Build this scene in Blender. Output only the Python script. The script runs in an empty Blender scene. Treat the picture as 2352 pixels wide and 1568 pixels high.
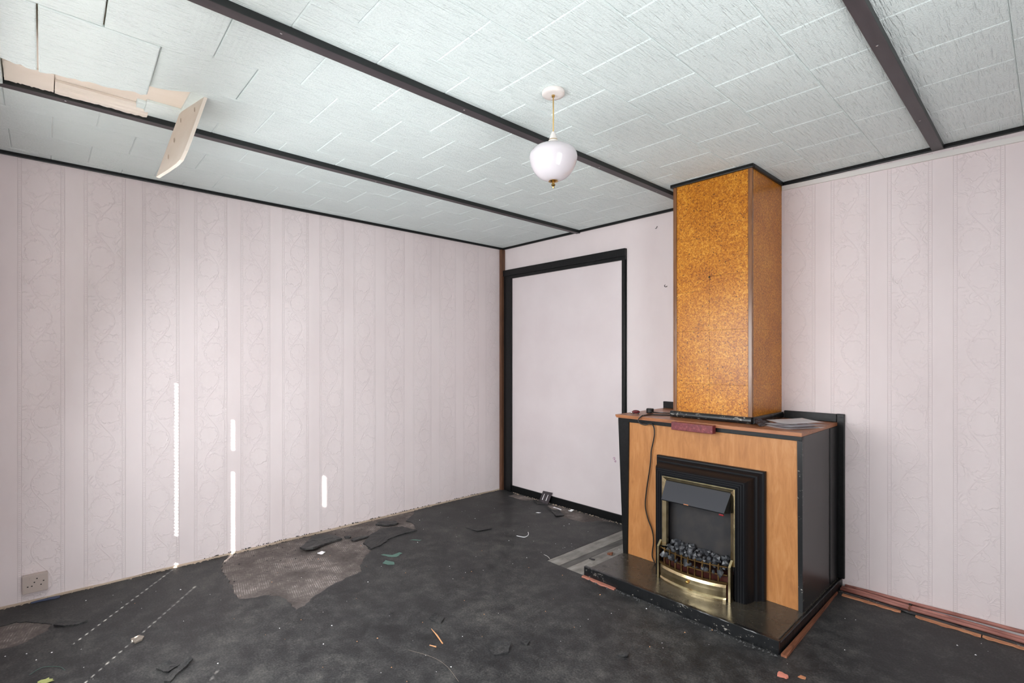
import bpy, bmesh, math, random
from mathutils import Vector, Matrix, noise
from mathutils.geometry import tessellate_polygon

random.seed(7)
SC = bpy.context.scene
COL = SC.collection

# ---------------------------------------------------------------- camera
cd = bpy.data.cameras.new('camera')
cam = bpy.data.objects.new('camera', cd)
COL.objects.link(cam)
cd.sensor_width = 36.0
cd.lens = 1158.9 / 2352 * 36.0
cd.shift_y = 34.2 / 2352
cd.clip_start = 0.02
cam.location = (3.756, -3.3694, 1.3224)
cam.rotation_euler = (math.pi / 2, 0, 0.8216)
SC.camera = cam

# ---------------------------------------------------------------- light and exposure
SC.view_settings.view_transform = 'Standard'
SC.view_settings.look = 'None'
SC.view_settings.exposure = 0.28
SC.view_settings.gamma = 1.0
SC.view_settings.use_curve_mapping = False

wd = bpy.data.worlds.new('sky')
SC.world = wd
wd.use_nodes = True
bg = wd.node_tree.nodes['Background']
bg.inputs[0].default_value = (0.62, 0.78, 1.0, 1)
bg.inputs[1].default_value = 1.2

# low sun, seen only through the cord holes of the closed venetian blind
SUN_EL = math.radians(25.8)
to_sun = Vector((0.8 * math.cos(SUN_EL), -0.6 * math.cos(SUN_EL), math.sin(SUN_EL)))
sd = bpy.data.lights.new('sun', 'SUN')
sd.energy = 115.0
sd.angle = math.radians(0.48)
sd.color = (1.0, 0.95, 0.88)
sun = bpy.data.objects.new('sun', sd)
COL.objects.link(sun)
sun.location = (6, -8, 6)
sun.rotation_euler = to_sun.to_track_quat('Z', 'Y').to_euler()

# daylight that comes through the blind of the window
WX0, WX1, WZ0, WZ1 = 0.80, 2.95, 0.25, 2.06
FY = -3.60
ad = bpy.data.lights.new('window_daylight', 'AREA')
ad.shape = 'RECTANGLE'
ad.size = WX1 - WX0 - 0.1
ad.size_y = 1.58
ad.energy = 76.0
ad.spread = math.radians(160)
ad.color = (0.95, 0.98, 1.0)
al = bpy.data.objects.new('window_daylight', ad)
COL.objects.link(al)
al.location = ((WX0 + WX1) / 2, FY + 0.045, 1.09)
al.rotation_euler = (math.radians(70), 0, 0)

# added fill light for ceiling and right side, in an invented right-wall doorway
RX = 4.35
DY0, DY1, DZ1 = -2.95, -2.05, 2.03
dd = bpy.data.lights.new('added_fill', 'AREA')
dd.shape = 'RECTANGLE'
dd.size = DY1 - DY0 - 0.05
dd.size_y = DZ1 - 0.1
dd.energy = 36.0
dd.color = (0.96, 0.985, 1.0)
dl = bpy.data.objects.new('added_fill', dd)
COL.objects.link(dl)
dl.location = (RX + 0.02, (DY0 + DY1) / 2, DZ1 / 2)
dl.rotation_euler = (math.radians(90), 0, math.radians(90))
SC.cycles.max_bounces = 16
SC.cycles.diffuse_bounces = 12

# ---------------------------------------------------------------- node helpers
class E:
    """A value socket with arithmetic, so that materials read as formulas."""
    def __init__(s, nt, sock):
        s.nt, s.s = nt, sock
    def op(s, o, b=None, c=None):
        n = s.nt.nodes.new('ShaderNodeMath')
        n.operation = o
        for i, v in enumerate((s, b, c)):
            if v is None:
                continue
            if isinstance(v, E):
                s.nt.links.new(v.s, n.inputs[i])
            else:
                n.inputs[i].default_value = float(v)
        return E(s.nt, n.outputs[0])
    def __add__(s, b): return s.op('ADD', b)
    __radd__ = __add__
    def __sub__(s, b): return s.op('SUBTRACT', b)
    def __rsub__(s, b): return s.op('MULTIPLY', -1.0).op('ADD', b)
    def __mul__(s, b): return s.op('MULTIPLY', b)
    __rmul__ = __mul__
    def __truediv__(s, b): return s.op('DIVIDE', b)
    def abs(s): return s.op('ABSOLUTE')
    def sin(s): return s.op('SINE')
    def cos(s): return s.op('COSINE')
    def sqrt(s): return s.op('SQRT')
    def max(s, b): return s.op('MAXIMUM', b)
    def min(s, b): return s.op('MINIMUM', b)
    def gt(s, b): return s.op('GREATER_THAN', b)
    def lt(s, b): return s.op('LESS_THAN', b)
    def mod(s, b): return s.op('FLOORED_MODULO', b)
    def clamp(s):
        n = s.nt.nodes.new('ShaderNodeClamp')
        s.nt.links.new(s.s, n.inputs[0])
        return E(s.nt, n.outputs[0])

class Mat:
    def __init__(s, name, color=(0.5, 0.5, 0.5), rough=0.5, metal=0.0, spec=0.5, coat=0.0):
        s.m = bpy.data.materials.new(name)
        s.m.use_nodes = True
        s.nt = s.m.node_tree
        s.b = s.nt.nodes['Principled BSDF']
        s.b.inputs['Base Color'].default_value = (*color, 1)
        s.b.inputs['Roughness'].default_value = rough
        s.b.inputs['Metallic'].default_value = metal
        s.b.inputs['Specular IOR Level'].default_value = spec
        s.b.inputs['Coat Weight'].default_value = coat
        s._pos = None
    def pos(s):
        if s._pos is None:
            g = s.nt.nodes.new('ShaderNodeNewGeometry')
            x = s.nt.nodes.new('ShaderNodeSeparateXYZ')
            s.nt.links.new(g.outputs['Position'], x.inputs[0])
            s._pos = tuple(E(s.nt, o) for o in x.outputs)
        return s._pos
    def vec(s, x, y, z):
        n = s.nt.nodes.new('ShaderNodeCombineXYZ')
        for i, v in enumerate((x, y, z)):
            if isinstance(v, E):
                s.nt.links.new(v.s, n.inputs[i])
            else:
                n.inputs[i].default_value = v
        return n.outputs[0]
    def noise(s, vec, scale=1.0, detail=3.0, rough=0.5, distort=0.0):
        n = s.nt.nodes.new('ShaderNodeTexNoise')
        s.nt.links.new(vec, n.inputs['Vector'])
        n.inputs['Scale'].default_value = scale
        n.inputs['Detail'].default_value = detail
        n.inputs['Roughness'].default_value = rough
        n.inputs['Distortion'].default_value = distort
        return E(s.nt, n.outputs['Fac'] if 'Fac' in n.outputs else n.outputs[0])
    def voronoi(s, vec, scale=1.0, feature='F1', out='Distance'):
        n = s.nt.nodes.new('ShaderNodeTexVoronoi')
        n.feature = feature
        s.nt.links.new(vec, n.inputs['Vector'])
        n.inputs['Scale'].default_value = scale
        return n.outputs[out]
    def ramp(s, fac, stops, interp='LINEAR'):
        n = s.nt.nodes.new('ShaderNodeValToRGB')
        n.color_ramp.interpolation = interp
        el = n.color_ramp.elements
        while len(el) > 1:
            el.remove(el[-1])
        el[0].position, el[0].color = stops[0][0], (*stops[0][1], 1)
        for p, c in stops[1:]:
            e = el.new(p)
            e.color = (*c, 1)
        s.nt.links.new(fac.s, n.inputs[0])
        return n.outputs[0]
    def mix(s, fac, a, b):
        n = s.nt.nodes.new('ShaderNodeMix')
        n.data_type = 'RGBA'
        s.nt.links.new(fac.s, n.inputs[0]) if isinstance(fac, E) else setattr(n.inputs[0], 'default_value', fac)
        for i, v in ((6, a), (7, b)):
            if isinstance(v, tuple):
                n.inputs[i].default_value = (*v, 1)
            else:
                s.nt.links.new(v, n.inputs[i])
        return n.outputs[2]
    def color(s, sock):
        s.nt.links.new(sock, s.b.inputs['Base Color'])
    def rough(s, e):
        s.nt.links.new(e.s, s.b.inputs['Roughness'])
    def bump(s, h, dist=0.001, strength=1.0):
        n = s.nt.nodes.new('ShaderNodeBump')
        n.inputs['Distance'].default_value = dist
        n.inputs['Strength'].default_value = strength
        s.nt.links.new(h.s, n.inputs['Height'])
        s.nt.links.new(n.outputs[0], s.b.inputs['Normal'])

def lin(r, g, b):
    f = lambda c: (c / 255 / 12.92) if c / 255 <= 0.04045 else ((c / 255 + 0.055) / 1.055) ** 2.4
    return (f(r), f(g), f(b))

def ridge(e, at, w):
    """1 on the line e == at, falling to 0 at distance w."""
    return (1.0 - (e - at).abs() / w).max(0.0)

def wallpaper(name, axis, phase, from_x=None, relief=0.0012):
    M = Mat(name, rough=0.62, spec=0.3)
    x, y, z = M.pos()
    c = x if axis == 0 else y
    P, F, B, T = 0.270, 0.155, 0.016, 0.36
    u = (c - phase).mod(P)                        # 0..F floral band, then border, plain stripe, border
    wv = M.vec(u * 1.0, z * 1.0, 0.0)
    uw = u + (M.noise(wv, scale=24, detail=3) - 0.5) * 0.040
    zw = z + (M.noise(M.vec(u * 1.0, z * 1.0, 5.0), scale=24, detail=3) - 0.5) * 0.040
    t = zw.mod(T)
    inside = u.lt(F)
    h = None
    body = None
    for s0, t0, ph in ((0.064, 0.09, 0.4), (0.094, 0.27, 1.6)):
        dx, dt = uw - s0, t - t0
        r = (dx * dx + dt * dt * 0.82).sqrt()
        th = dt.op('ARCTAN2', dx)
        R = 0.049 + (th * 5.0 + ph).sin().abs() * 0.007 - 0.002
        out = ridge(r - R, 0.0, 0.0048) * 0.75
        inn = (r - R).lt(0.0)
        veins = (th * 17.0 + r * 90.0).sin().abs() * 0.20 * inn * (r / 0.05).min(1.0)
        core = (1.0 - r / 0.014).max(0.0) * 0.5
        f = out + veins + core
        h = f if h is None else h + f
        body = inn if body is None else body.max(inn)
    wig = M.noise(M.vec(u * 1.0, z * 1.0, 0.0), scale=19, detail=0.6, rough=0.5, distort=1.6)
    open_ = ((M.noise(M.vec(u * 1.0, z * 1.0, 9.0), scale=17, detail=1) - 0.40) * 6.0).clamp()
    leaves = (ridge(wig, 0.47, 0.05) + ridge(wig, 0.60, 0.045) * 0.9).min(1.0) * open_
    stem = ridge(u - (z * (2 * math.pi / T)).sin() * 0.042, 0.079, 0.004)
    h = (h + (leaves * 0.75).max(stem * 0.9) * (1.0 - body)) * inside
    edge = ridge(u, F + 0.001, 0.0016) + ridge(u, F + B, 0.0016) + ridge(u, P - B, 0.0016) + ridge(u, P - 0.001, 0.0016)
    dots = (z * (2 * math.pi / 0.011)).sin().max(0.0) * (ridge(u, F + B / 2, 0.005) + ridge(u, P - B / 2, 0.005)) * 0.8
    h = h + edge * 0.9 + dots
    fine = M.noise(M.vec(x * 1.0, y * 1.0, z * 1.0), scale=420, detail=2)
    if from_x is not None:
        h = h * c.gt(from_x)
    h = h + fine * 0.12
    M.bump(h, dist=relief, strength=1.0)
    st = M.noise(M.vec(x * 1.0, y * 1.0, z * 0.45), scale=2.3, detail=4, rough=0.6)
    M.color(M.ramp(st, [(0.25, lin(217, 205, 205)), (0.55, lin(225, 214, 214)), (0.8, lin(228, 218, 218))]))
    return M.m

# ---------------------------------------------------------------- materials
MT = {}
MT['paper_left'] = wallpaper('wallpaper_left', 1, -2.911, relief=0.0015)
MT['paper_back'] = wallpaper('wallpaper_back', 0, 2.884, from_x=2.55)
m = Mat('plain_wallpaper', rough=0.6, spec=0.3)
x, y, z = m.pos()
n = m.noise(m.vec(x, y, z), scale=3.0, detail=4)
m.color(m.ramp(n, [(0.3, lin(217, 206, 207)), (0.7, lin(224, 214, 215))]))
m.bump(m.noise(m.vec(x, y, z), scale=300, detail=2), dist=0.0005, strength=0.4)
MT['paper_plain'] = m.m

m = Mat('ceiling_tile_paint', rough=0.75, spec=0.2)
x, y, z = m.pos()
n1 = m.noise(m.vec(x * 1.0, y * 0.085, 0.0), scale=120, detail=2.0, rough=0.5, distort=0.3)
n2 = m.noise(m.vec(x * 1.0, y * 0.5, 0.0), scale=210, detail=2, rough=0.6)
rdg = 1.0 - ((n1 - 0.5).abs() * 5.0).min(1.0)
m.bump(n1 * 0.9 + rdg * 0.12 + n2 * 0.42, dist=0.0075, strength=1.0)
n3 = m.noise(m.vec(x, y, z), scale=1.7, detail=3)
m.color(m.ramp(n3, [(0.3, lin(221, 231, 229)), (0.7, lin(227, 237, 235))]))
MT['tile'] = m.m

m = Mat('cream_board', rough=0.8, spec=0.2)
x, y, z = m.pos()
n = m.noise(m.vec(x, y * 0.3, z), scale=9, detail=4)
m.color(m.ramp(n, [(0.3, lin(226, 215, 202)), (0.7, lin(234, 225, 214))]))
MT['cream'] = m.m

m = Mat('black_gloss_paint', rough=0.34, spec=0.32)
x, y, z = m.pos()
n = m.noise(m.vec(x, y, z), scale=60, detail=4)
m.color(m.ramp(n, [(0.35, lin(14, 15, 16)), (0.7, lin(22, 23, 24))]))
m.bump(n, dist=0.0012, strength=0.5)
MT['black'] = m.m

m = Mat('chipped_black_paint', rough=0.3, spec=0.5)
x, y, z = m.pos()
n = m.noise(m.vec(x, y, z * 1.6), scale=42, detail=5, rough=0.7)
n0 = m.noise(m.vec(x, y, z), scale=7, detail=2)
m.color(m.ramp(n * 0.75 + n0 * 0.25, [(0.0, lin(14, 15, 16)), (0.590, lin(22, 23, 25)), (0.625, lin(150, 146, 138)), (1.0, lin(176, 170, 160))]))
m.bump(n, dist=0.0009, strength=0.6)
MT['black_chipped'] = m.m

m = Mat('dark_beam_paint', rough=0.42, spec=0.4)
x, y, z = m.pos()
n = m.noise(m.vec(x, y * 0.2, z), scale=30, detail=4)
m.color(m.ramp(n, [(0.3, lin(56, 50, 53)), (0.7, lin(72, 65, 68))]))
m.bump(n, dist=0.001, strength=0.4)
MT['beam'] = m.m

MT['batten_side'] = Mat('black_batten_side', lin(30, 33, 33), rough=0.4, spec=0.4).m

def woodmat(name, a, b, c, axis='z', scale=7.0, rough=0.45, spec=0.4, stretch=0.09):
    M = Mat(name, rough=rough, spec=spec)
    x, y, z = M.pos()
    if axis == 'z':
        v = M.vec(x, y, z * stretch)
        v2 = M.vec(x, y, z * stretch * 0.4)
    elif axis == 'x':
        v = M.vec(x * stretch, y, z)
        v2 = M.vec(x * stretch * 0.4, y, z)
    else:
        v = M.vec(x, y * stretch, z)
        v2 = M.vec(x, y * stretch * 0.4, z)
    n = M.noise(v, scale=scale * 5, detail=5, rough=0.62, distort=1.4)
    g = M.noise(v2, scale=scale * 38, detail=3, rough=0.6)
    k = M.noise(M.vec(x, y, z), scale=4.5, detail=2)
    M.color(M.ramp(n * 0.62 + g * 0.22 + k * 0.16, [(0.30, a), (0.5, b), (0.68, c)]))
    M.bump(g, dist=0.0004, strength=0.35)
    return M.m
MT['laminate'] = woodmat('orange_wood_laminate', lin(154, 100, 58), lin(176, 120, 70), lin(190, 137, 88), rough=0.42, scale=4.5, stretch=0.2)
MT['shelf'] = woodmat('reddish_wood_shelf', lin(120, 72, 46), lin(152, 97, 62), lin(178, 120, 80), axis='x', rough=0.33)
MT['brownwood'] = woodmat('brown_wood_trim', lin(70, 46, 34), lin(98, 66, 48), lin(124, 88, 66), rough=0.45)
MT['edgewood'] = woodmat('varnished_edge_wood', lin(84, 52, 28), lin(118, 76, 44), lin(142, 98, 62), rough=0.25, spec=0.6)
MT['rustwood'] = woodmat('rusty_brown_wood', lin(66, 38, 26), lin(118, 72, 50), lin(160, 108, 80), axis='y', rough=0.6)
MT['gripper'] = woodmat('pale_split_wood', lin(120, 70, 46), lin(176, 118, 84), lin(206, 152, 112), axis='x', rough=0.7, scale=9)
MT['redwood'] = woodmat('raw_reddish_wood', lin(120, 72, 58), lin(156, 100, 84), lin(178, 126, 106), axis='x', rough=0.7, scale=9)

m = Mat('varnished_cork', rough=0.3, spec=0.4)
x, y, z = m.pos()
v = m.vec(x, y, z)
vc = m.voronoi(v, scale=170, out='Color')
sx = m.nt.nodes.new('ShaderNodeSeparateColor')
m.nt.links.new(vc, sx.inputs[0])
cell = E(m.nt, sx.outputs[0])
n1 = m.noise(v, scale=75, detail=4, rough=0.65)
n2 = m.noise(v, scale=6, detail=4)
val = cell * 0.22 + n1 * 0.52 + n2 * 0.26
cs = m.ramp(val, [(0.24, lin(108, 56, 10)), (0.40, lin(160, 92, 14)), (0.54, lin(190, 120, 24)), (0.70, lin(218, 158, 62))])
spk = m.noise(v, scale=130, detail=1, rough=0.5)
m.color(m.mix((spk - 0.655).max(0.0).op('MULTIPLY', 16.0).clamp(), cs, lin(82, 48, 24)))
m.bump(n1 * 0.7 + cell * 0.3, dist=0.0016, strength=0.5)
MT['cork'] = m.m

m = Mat('polished_hearth_slab', rough=0.2, spec=0.5)
x, y, z = m.pos()
n = m.noise(m.vec(x, y, z), scale=7, detail=5, rough=0.6)
m.color(m.ramp(n, [(0.3, lin(46, 43, 38)), (0.7, lin(66, 62, 54))]))
n2 = m.noise(m.vec(x, y, z), scale=30, detail=4)
m.rough(n2 * 0.3 + 0.10)
MT['slab'] = m.m

m = Mat('satin_side_panel', lin(38, 36, 35), rough=0.33, spec=0.5)
MT['sidepanel'] = m.m

m = Mat('fire_black_enamel', lin(17, 18, 21), rough=0.46, spec=0.22)
MT['enamel'] = m.m
m = Mat('fire_grey_metal', lin(52, 53, 58), rough=0.55, metal=0.2)
x, y, z = m.pos()
m.bump(m.noise(m.vec(x, y, z), scale=600, detail=1), dist=0.0003, strength=0.3)
MT['greymetal'] = m.m
m = Mat('fire_back_metal', rough=0.6, metal=0.1)
x, y, z = m.pos()
n = m.noise(m.vec(x, y, z), scale=14, detail=3)
m.color(m.ramp(n, [(0.35, lin(40, 40, 43)), (0.75, lin(58, 54, 52))]))
MT['backmetal'] = m.m
m = Mat('aged_brass', lin(196, 160, 96), rough=0.27, metal=1.0)
x, y, z = m.pos()
n = m.noise(m.vec(x, y, z), scale=24, detail=4)
m.color(m.ramp(n, [(0.3, lin(176, 156, 116)), (0.7, lin(222, 204, 164))]))
MT['brass'] = m.m
m = Mat('dull_brass', rough=0.4, metal=1.0)
x, y, z = m.pos()
n = m.noise(m.vec(x, y, z), scale=40, detail=3)
m.color(m.ramp(n, [(0.3, lin(98, 76, 46)), (0.7, lin(150, 120, 76))]))
MT['dullbrass'] = m.m
m = Mat('imitation_coal', rough=0.36, spec=0.6)
x, y, z = m.pos()
n = m.noise(m.vec(x, y, z), scale=45, detail=4)
m.color(m.ramp(n, [(0.3, lin(30, 31, 34)), (0.6, lin(68, 70, 74)), (0.8, lin(112, 114, 118))]))
m.bump(n, dist=0.004, strength=0.6)
MT['coal'] = m.m
MT['ember'] = Mat('dark_red_plastic', lin(62, 24, 18), rough=0.4).m

m = Mat('black_floor_layer', rough=0.55, spec=0.35)
x, y, z = m.pos()
v = m.vec(x, y, z)
n1 = m.noise(v, scale=2.2, detail=7, rough=0.68, distort=0.5)
n2 = m.noise(v, scale=11, detail=7, rough=0.72)
n3 = m.noise(v, scale=120, detail=3, rough=0.6)
sc = m.noise(m.vec(x * 1.0, y * 0.35 + x * 0.5, z), scale=26, detail=3, rough=0.5, distort=2.0)
base = m.ramp(n1 * 0.28 + n2 * 0.44 + n3 * 0.28, [(0.40, lin(26, 26, 27)), (0.47, lin(40, 40, 41)), (0.52, lin(54, 54, 54)), (0.59, lin(74, 73, 71)), (0.70, lin(112, 109, 105))])
m.color(m.mix(ridge(sc, 0.5, 0.006) * (n2 - 0.5).max(0.0) * 2.2, base, lin(118, 114, 110)))
m.bump(n2 * 0.6 + n3 * 0.25, dist=0.004, strength=0.5)
m.rough(n2 * 0.35 + 0.36)
MT['floor'] = m.m

m = Mat('ribbed_screed', rough=0.8, spec=0.2)
x, y, z = m.pos()
v = m.vec(x, y, z)
n1 = m.noise(v, scale=4, detail=6, rough=0.65)
n2 = m.noise(v, scale=70, detail=4, rough=0.6)
rib = ((x * 0.20 + y * 0.98) * (2 * math.pi / 0.0115) + n1 * 2.2).sin() * 0.5 + 0.5
msk = ((n1 - 0.47) * 5.0).clamp()
col = m.ramp(n1 * 0.7 + n2 * 0.3, [(0.3, lin(66, 60, 58)), (0.45, lin(92, 85, 82)), (0.6, lin(116, 107, 103)), (0.75, lin(138, 122, 110))])
n4 = m.noise(v, scale=16, detail=4, rough=0.6)
m.color(m.mix(((rib - 0.62) * 4.0).clamp() * msk * ((n4 - 0.42) * 5.0).clamp() * 0.75, col, lin(182, 176, 172)))
m.bump(rib * msk * 0.6 + n2 * 0.6, dist=0.002, strength=0.7)
MT['screed'] = m.m

m = Mat('grey_floor_board', rough=0.7, spec=0.25)
x, y, z = m.pos()
n1 = m.noise(m.vec(x, y * 0.25, z), scale=22, detail=5, rough=0.6)
n0 = m.noise(m.vec(x, y, z), scale=9, detail=4)
m.color(m.ramp(n1 * 0.6 + n0 * 0.4, [(0.3, lin(92, 89, 86)), (0.52, lin(136, 132, 127)), (0.7, lin(160, 156, 150))]))
MT['greyboard'] = m.m
m = Mat('dark_grey_floor_board', rough=0.7, spec=0.25)
x, y, z = m.pos()
n1 = m.noise(m.vec(x, y * 0.25, z), scale=22, detail=5, rough=0.6)
m.color(m.ramp(n1, [(0.3, lin(70, 68, 67)), (0.7, lin(104, 101, 98))]))
MT['greyboard_dark'] = m.m

m = Mat('pink_brown_pipe_paint', rough=0.45, spec=0.4)
x, y, z = m.pos()
n = m.noise(m.vec(x * 0.3, y, z), scale=30, detail=4)
m.color(m.ramp(n, [(0.3, lin(134, 82, 72)), (0.7, lin(180, 122, 110))]))
MT['pipe'] = m.m

MT['white_plastic'] = Mat('white_plastic', lin(226, 219, 214), rough=0.35).m
MT['white_rail'] = Mat('white_rail_plastic', lin(216, 212, 208), rough=0.4).m
MT['opal'] = Mat('opal_white_glass', lin(204, 198, 202), rough=0.12, spec=0.6, coat=0.3).m
MT['cord'] = Mat('gold_cord', lin(190, 160, 96), rough=0.5).m
MT['polbrass'] = Mat('polished_brass', lin(190, 156, 92), rough=0.18, metal=1.0).m
MT['rubber'] = Mat('black_rubber', lin(22, 22, 23), rough=0.45).m
MT['chrome'] = Mat('silver_metal', lin(205, 203, 204), rough=0.2, metal=1.0).m
MT['socket'] = Mat('dirty_beige_plastic', lin(182, 168, 160), rough=0.45).m
MT['dark'] = Mat('dark_hole', lin(20, 18, 18), rough=0.7).m
m = Mat('worn_maroon', rough=0.4)
x, y, z = m.pos()
n = m.noise(m.vec(x, y, z), scale=60, detail=5, rough=0.7)
m.color(m.ramp(n, [(0.3, lin(82, 28, 34)), (0.58, lin(118, 44, 50)), (0.68, lin(150, 90, 84)), (0.8, lin(196, 168, 150))]))
MT['maroon'] = m.m
MT['maroon_gloss'] = Mat('shiny_maroon', lin(96, 24, 32), rough=0.18).m
m = Mat('printed_leaflet_paper', rough=0.35)
x, y, z = m.pos()
n = m.noise(m.vec(x, y, 0.0), scale=14, detail=1)
m.color(m.ramp(n, [(0.0, lin(226, 226, 230)), (0.55, lin(222, 222, 226)), (0.57, lin(196, 160, 164)), (0.62, lin(60, 54, 66)), (1.0, lin(44, 40, 52))], 'CONSTANT'))
MT['print'] = m.m
MT['paper'] = Mat('white_paper', lin(246, 246, 248), rough=0.45).m
MT['bagfilm'] = Mat('dark_blue_plastic_film', lin(48, 50, 62), rough=0.22, spec=0.6).m
MT['slat'] = Mat('grey_blind_slat', lin(128, 127, 125), rough=0.5).m
MT['framewhite'] = Mat('white_window_frame', lin(230, 230, 228), rough=0.4).m
MT['plasterwhite'] = Mat('bare_plaster_crumb', lin(182, 164, 146), rough=0.9).m
MT['green'] = Mat('green_paint_smear', lin(74, 108, 98), rough=0.5).m
MT['orangewood'] = Mat('bare_orange_splinter', lin(206, 150, 104), rough=0.7).m
MT['taupe'] = Mat('grey_brown_flake', lin(128, 118, 108), rough=0.8).m
MT['brick'] = Mat('brick_red_crumb', lin(196, 122, 104), rough=0.9).m
MT['purple'] = Mat('purple_crayon', lin(150, 60, 130), rough=0.6).m
MT['bluepaper'] = Mat('blue_grey_paper', lin(66, 76, 104), rough=0.6).m
MT['redplastic'] = Mat('red_plastic_mark', lin(128, 18, 26), rough=0.3).m
MT['yellowleaf'] = Mat('yellow_green_paper', lin(170, 176, 110), rough=0.6).m

gm = bpy.data.materials.new('window_glass')
gm.use_nodes = True
nt = gm.node_tree
nt.nodes.clear()
o = nt.nodes.new('ShaderNodeOutputMaterial')
mx = nt.nodes.new('ShaderNodeMixShader')
tr = nt.nodes.new('ShaderNodeBsdfTransparent')
gl = nt.nodes.new('ShaderNodeBsdfGlossy')
gl.inputs['Roughness'].default_value = 0.02
mx.inputs[0].default_value = 0.06
nt.links.new(tr.outputs[0], mx.inputs[1])
nt.links.new(gl.outputs[0], mx.inputs[2])
nt.links.new(mx.outputs[0], o.inputs[0])
MT['glass'] = gm

# ---------------------------------------------------------------- mesh helpers
WLOC = {}
def finish(name, bm, mat, parent=None, smooth=False, base=None):
    """Link a bmesh given in world coordinates as one object (a part when it has a parent)."""
    bmesh.ops.recalc_face_normals(bm, faces=bm.faces)
    me = bpy.data.meshes.new(name)
    if base is None:
        xs = [v.co for v in bm.verts]
        lo = Vector((min(c.x for c in xs), min(c.y for c in xs), min(c.z for c in xs)))
        hi = Vector((max(c.x for c in xs), max(c.y for c in xs), max(c.z for c in xs)))
        base = Vector(((lo.x + hi.x) / 2, (lo.y + hi.y) / 2, lo.z))
    base = Vector(base)
    bmesh.ops.translate(bm, verts=bm.verts, vec=-base)
    bm.to_mesh(me)
    bm.free()
    if smooth:
        for p in me.polygons:
            p.use_smooth = True
    me.materials.append(MT[mat])
    ob = bpy.data.objects.new(name, me)
    COL.objects.link(ob)
    WLOC[ob] = base
    if parent is not None:
        ob.parent = parent
        ob.location = base - WLOC[parent]
    else:
        ob.location = base
    return ob

def thing(name, loc, label=None, cat=None, group=None, kind=None):
    ob = bpy.data.objects.new(name, None)
    ob.empty_display_size = 0.05
    COL.objects.link(ob)
    ob.location = loc
    WLOC[ob] = Vector(loc)
    return tag(ob, label, cat, group, kind)

def tag(ob, label=None, cat=None, group=None, kind=None):
    for k, v in (('label', label), ('category', cat), ('group', group), ('kind', kind)):
        if v:
            ob[k] = v
    return ob

def box(x0, x1, y0, y1, z0, z1, bev=0.0, bm=None):
    own = bmesh.new()
    bmesh.ops.create_cube(own, size=1.0)
    for v in own.verts:
        v.co = Vector(((x0 + x1) / 2 + v.co.x * (x1 - x0), (y0 + y1) / 2 + v.co.y * (y1 - y0), (z0 + z1) / 2 + v.co.z * (z1 - z0)))
    if bev > 0:
        bmesh.ops.bevel(own, geom=own.edges[:], offset=bev, segments=2, affect='EDGES', profile=0.6)
    if bm is None:
        return own
    return merge(bm, own)

def merge(bm, other):
    vm = {}
    for v in other.verts:
        vm[v] = bm.verts.new(v.co)
    for f in other.faces:
        try:
            bm.faces.new([vm[v] for v in f.verts])
        except ValueError:
            pass
    other.free()
    return bm

def prism(pts, d, bm=None):
    """Closed polygon (3D points) extruded by the vector d."""
    bm = bm or bmesh.new()
    d = Vector(d)
    a = [bm.verts.new(Vector(p)) for p in pts]
    b = [bm.verts.new(Vector(p) + d) for p in pts]
    bm.faces.new(a)
    bm.faces.new(b[::-1])
    n = len(pts)
    for i in range(n):
        bm.faces.new((a[i], a[(i + 1) % n], b[(i + 1) % n], b[i]))
    return bm

def tube(pts, r, n=8, bm=None, cap=True):
    bm = bm or bmesh.new()
    pts = [Vector(p) for p in pts]
    rings = []
    up = Vector((0.13, 0.27, 0.95)).normalized()
    for i, p in enumerate(pts):
        t = (pts[min(i + 1, len(pts) - 1)] - pts[max(i - 1, 0)]).normalized()
        a = t.cross(up)
        if a.length < 1e-3:
            a = t.cross(Vector((1, 0, 0)))
        a.normalize()
        b = t.cross(a)
        rr = r[i] if isinstance(r, (list, tuple)) else r
        rings.append([bm.verts.new(p + (a * math.cos(2 * math.pi * k / n) + b * math.sin(2 * math.pi * k / n)) * rr) for k in range(n)])
    for A, B in zip(rings, rings[1:]):
        for k in range(n):
            bm.faces.new((A[k], A[(k + 1) % n], B[(k + 1) % n], B[k]))
    if cap:
        bm.faces.new(rings[0])
        bm.faces.new(rings[-1][::-1])
    return bm

def lathe(prof, c, n=32, bm=None):
    bm = bm or bmesh.new()
    rings = []
    for r, z in prof:
        if r < 1e-5:
            rings.append([bm.verts.new((c[0], c[1], z))])
        else:
            rings.append([bm.verts.new((c[0] + r * math.cos(2 * math.pi * k / n), c[1] + r * math.sin(2 * math.pi * k / n), z)) for k in range(n)])
    for A, B in zip(rings, rings[1:]):
        for k in range(n):
            q = [A[k % len(A)], A[(k + 1) % len(A)], B[(k + 1) % len(B)], B[k % len(B)]]
            q = list(dict.fromkeys(q))
            if len(q) > 2:
                bm.faces.new(q)
    for R in (rings[0], rings[-1]):
        if len(R) > 2:
            bm.faces.new(R)
    return bm

def catmull(pts, k=6):
    pts = [Vector(p) for p in pts]
    P = [pts[0] * 2 - pts[1]] + pts + [pts[-1] * 2 - pts[-2]]
    out = []
    for i in range(1, len(P) - 2):
        for j in range(k):
            t = j / k
            a, b, c, d = P[i - 1], P[i], P[i + 1], P[i + 2]
            out.append(0.5 * ((2 * b) + (c - a) * t + (2 * a - 5 * b + 4 * c - d) * t * t + (3 * b - a - 3 * c + d) * t ** 3))
    out.append(pts[-1])
    return out

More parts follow.
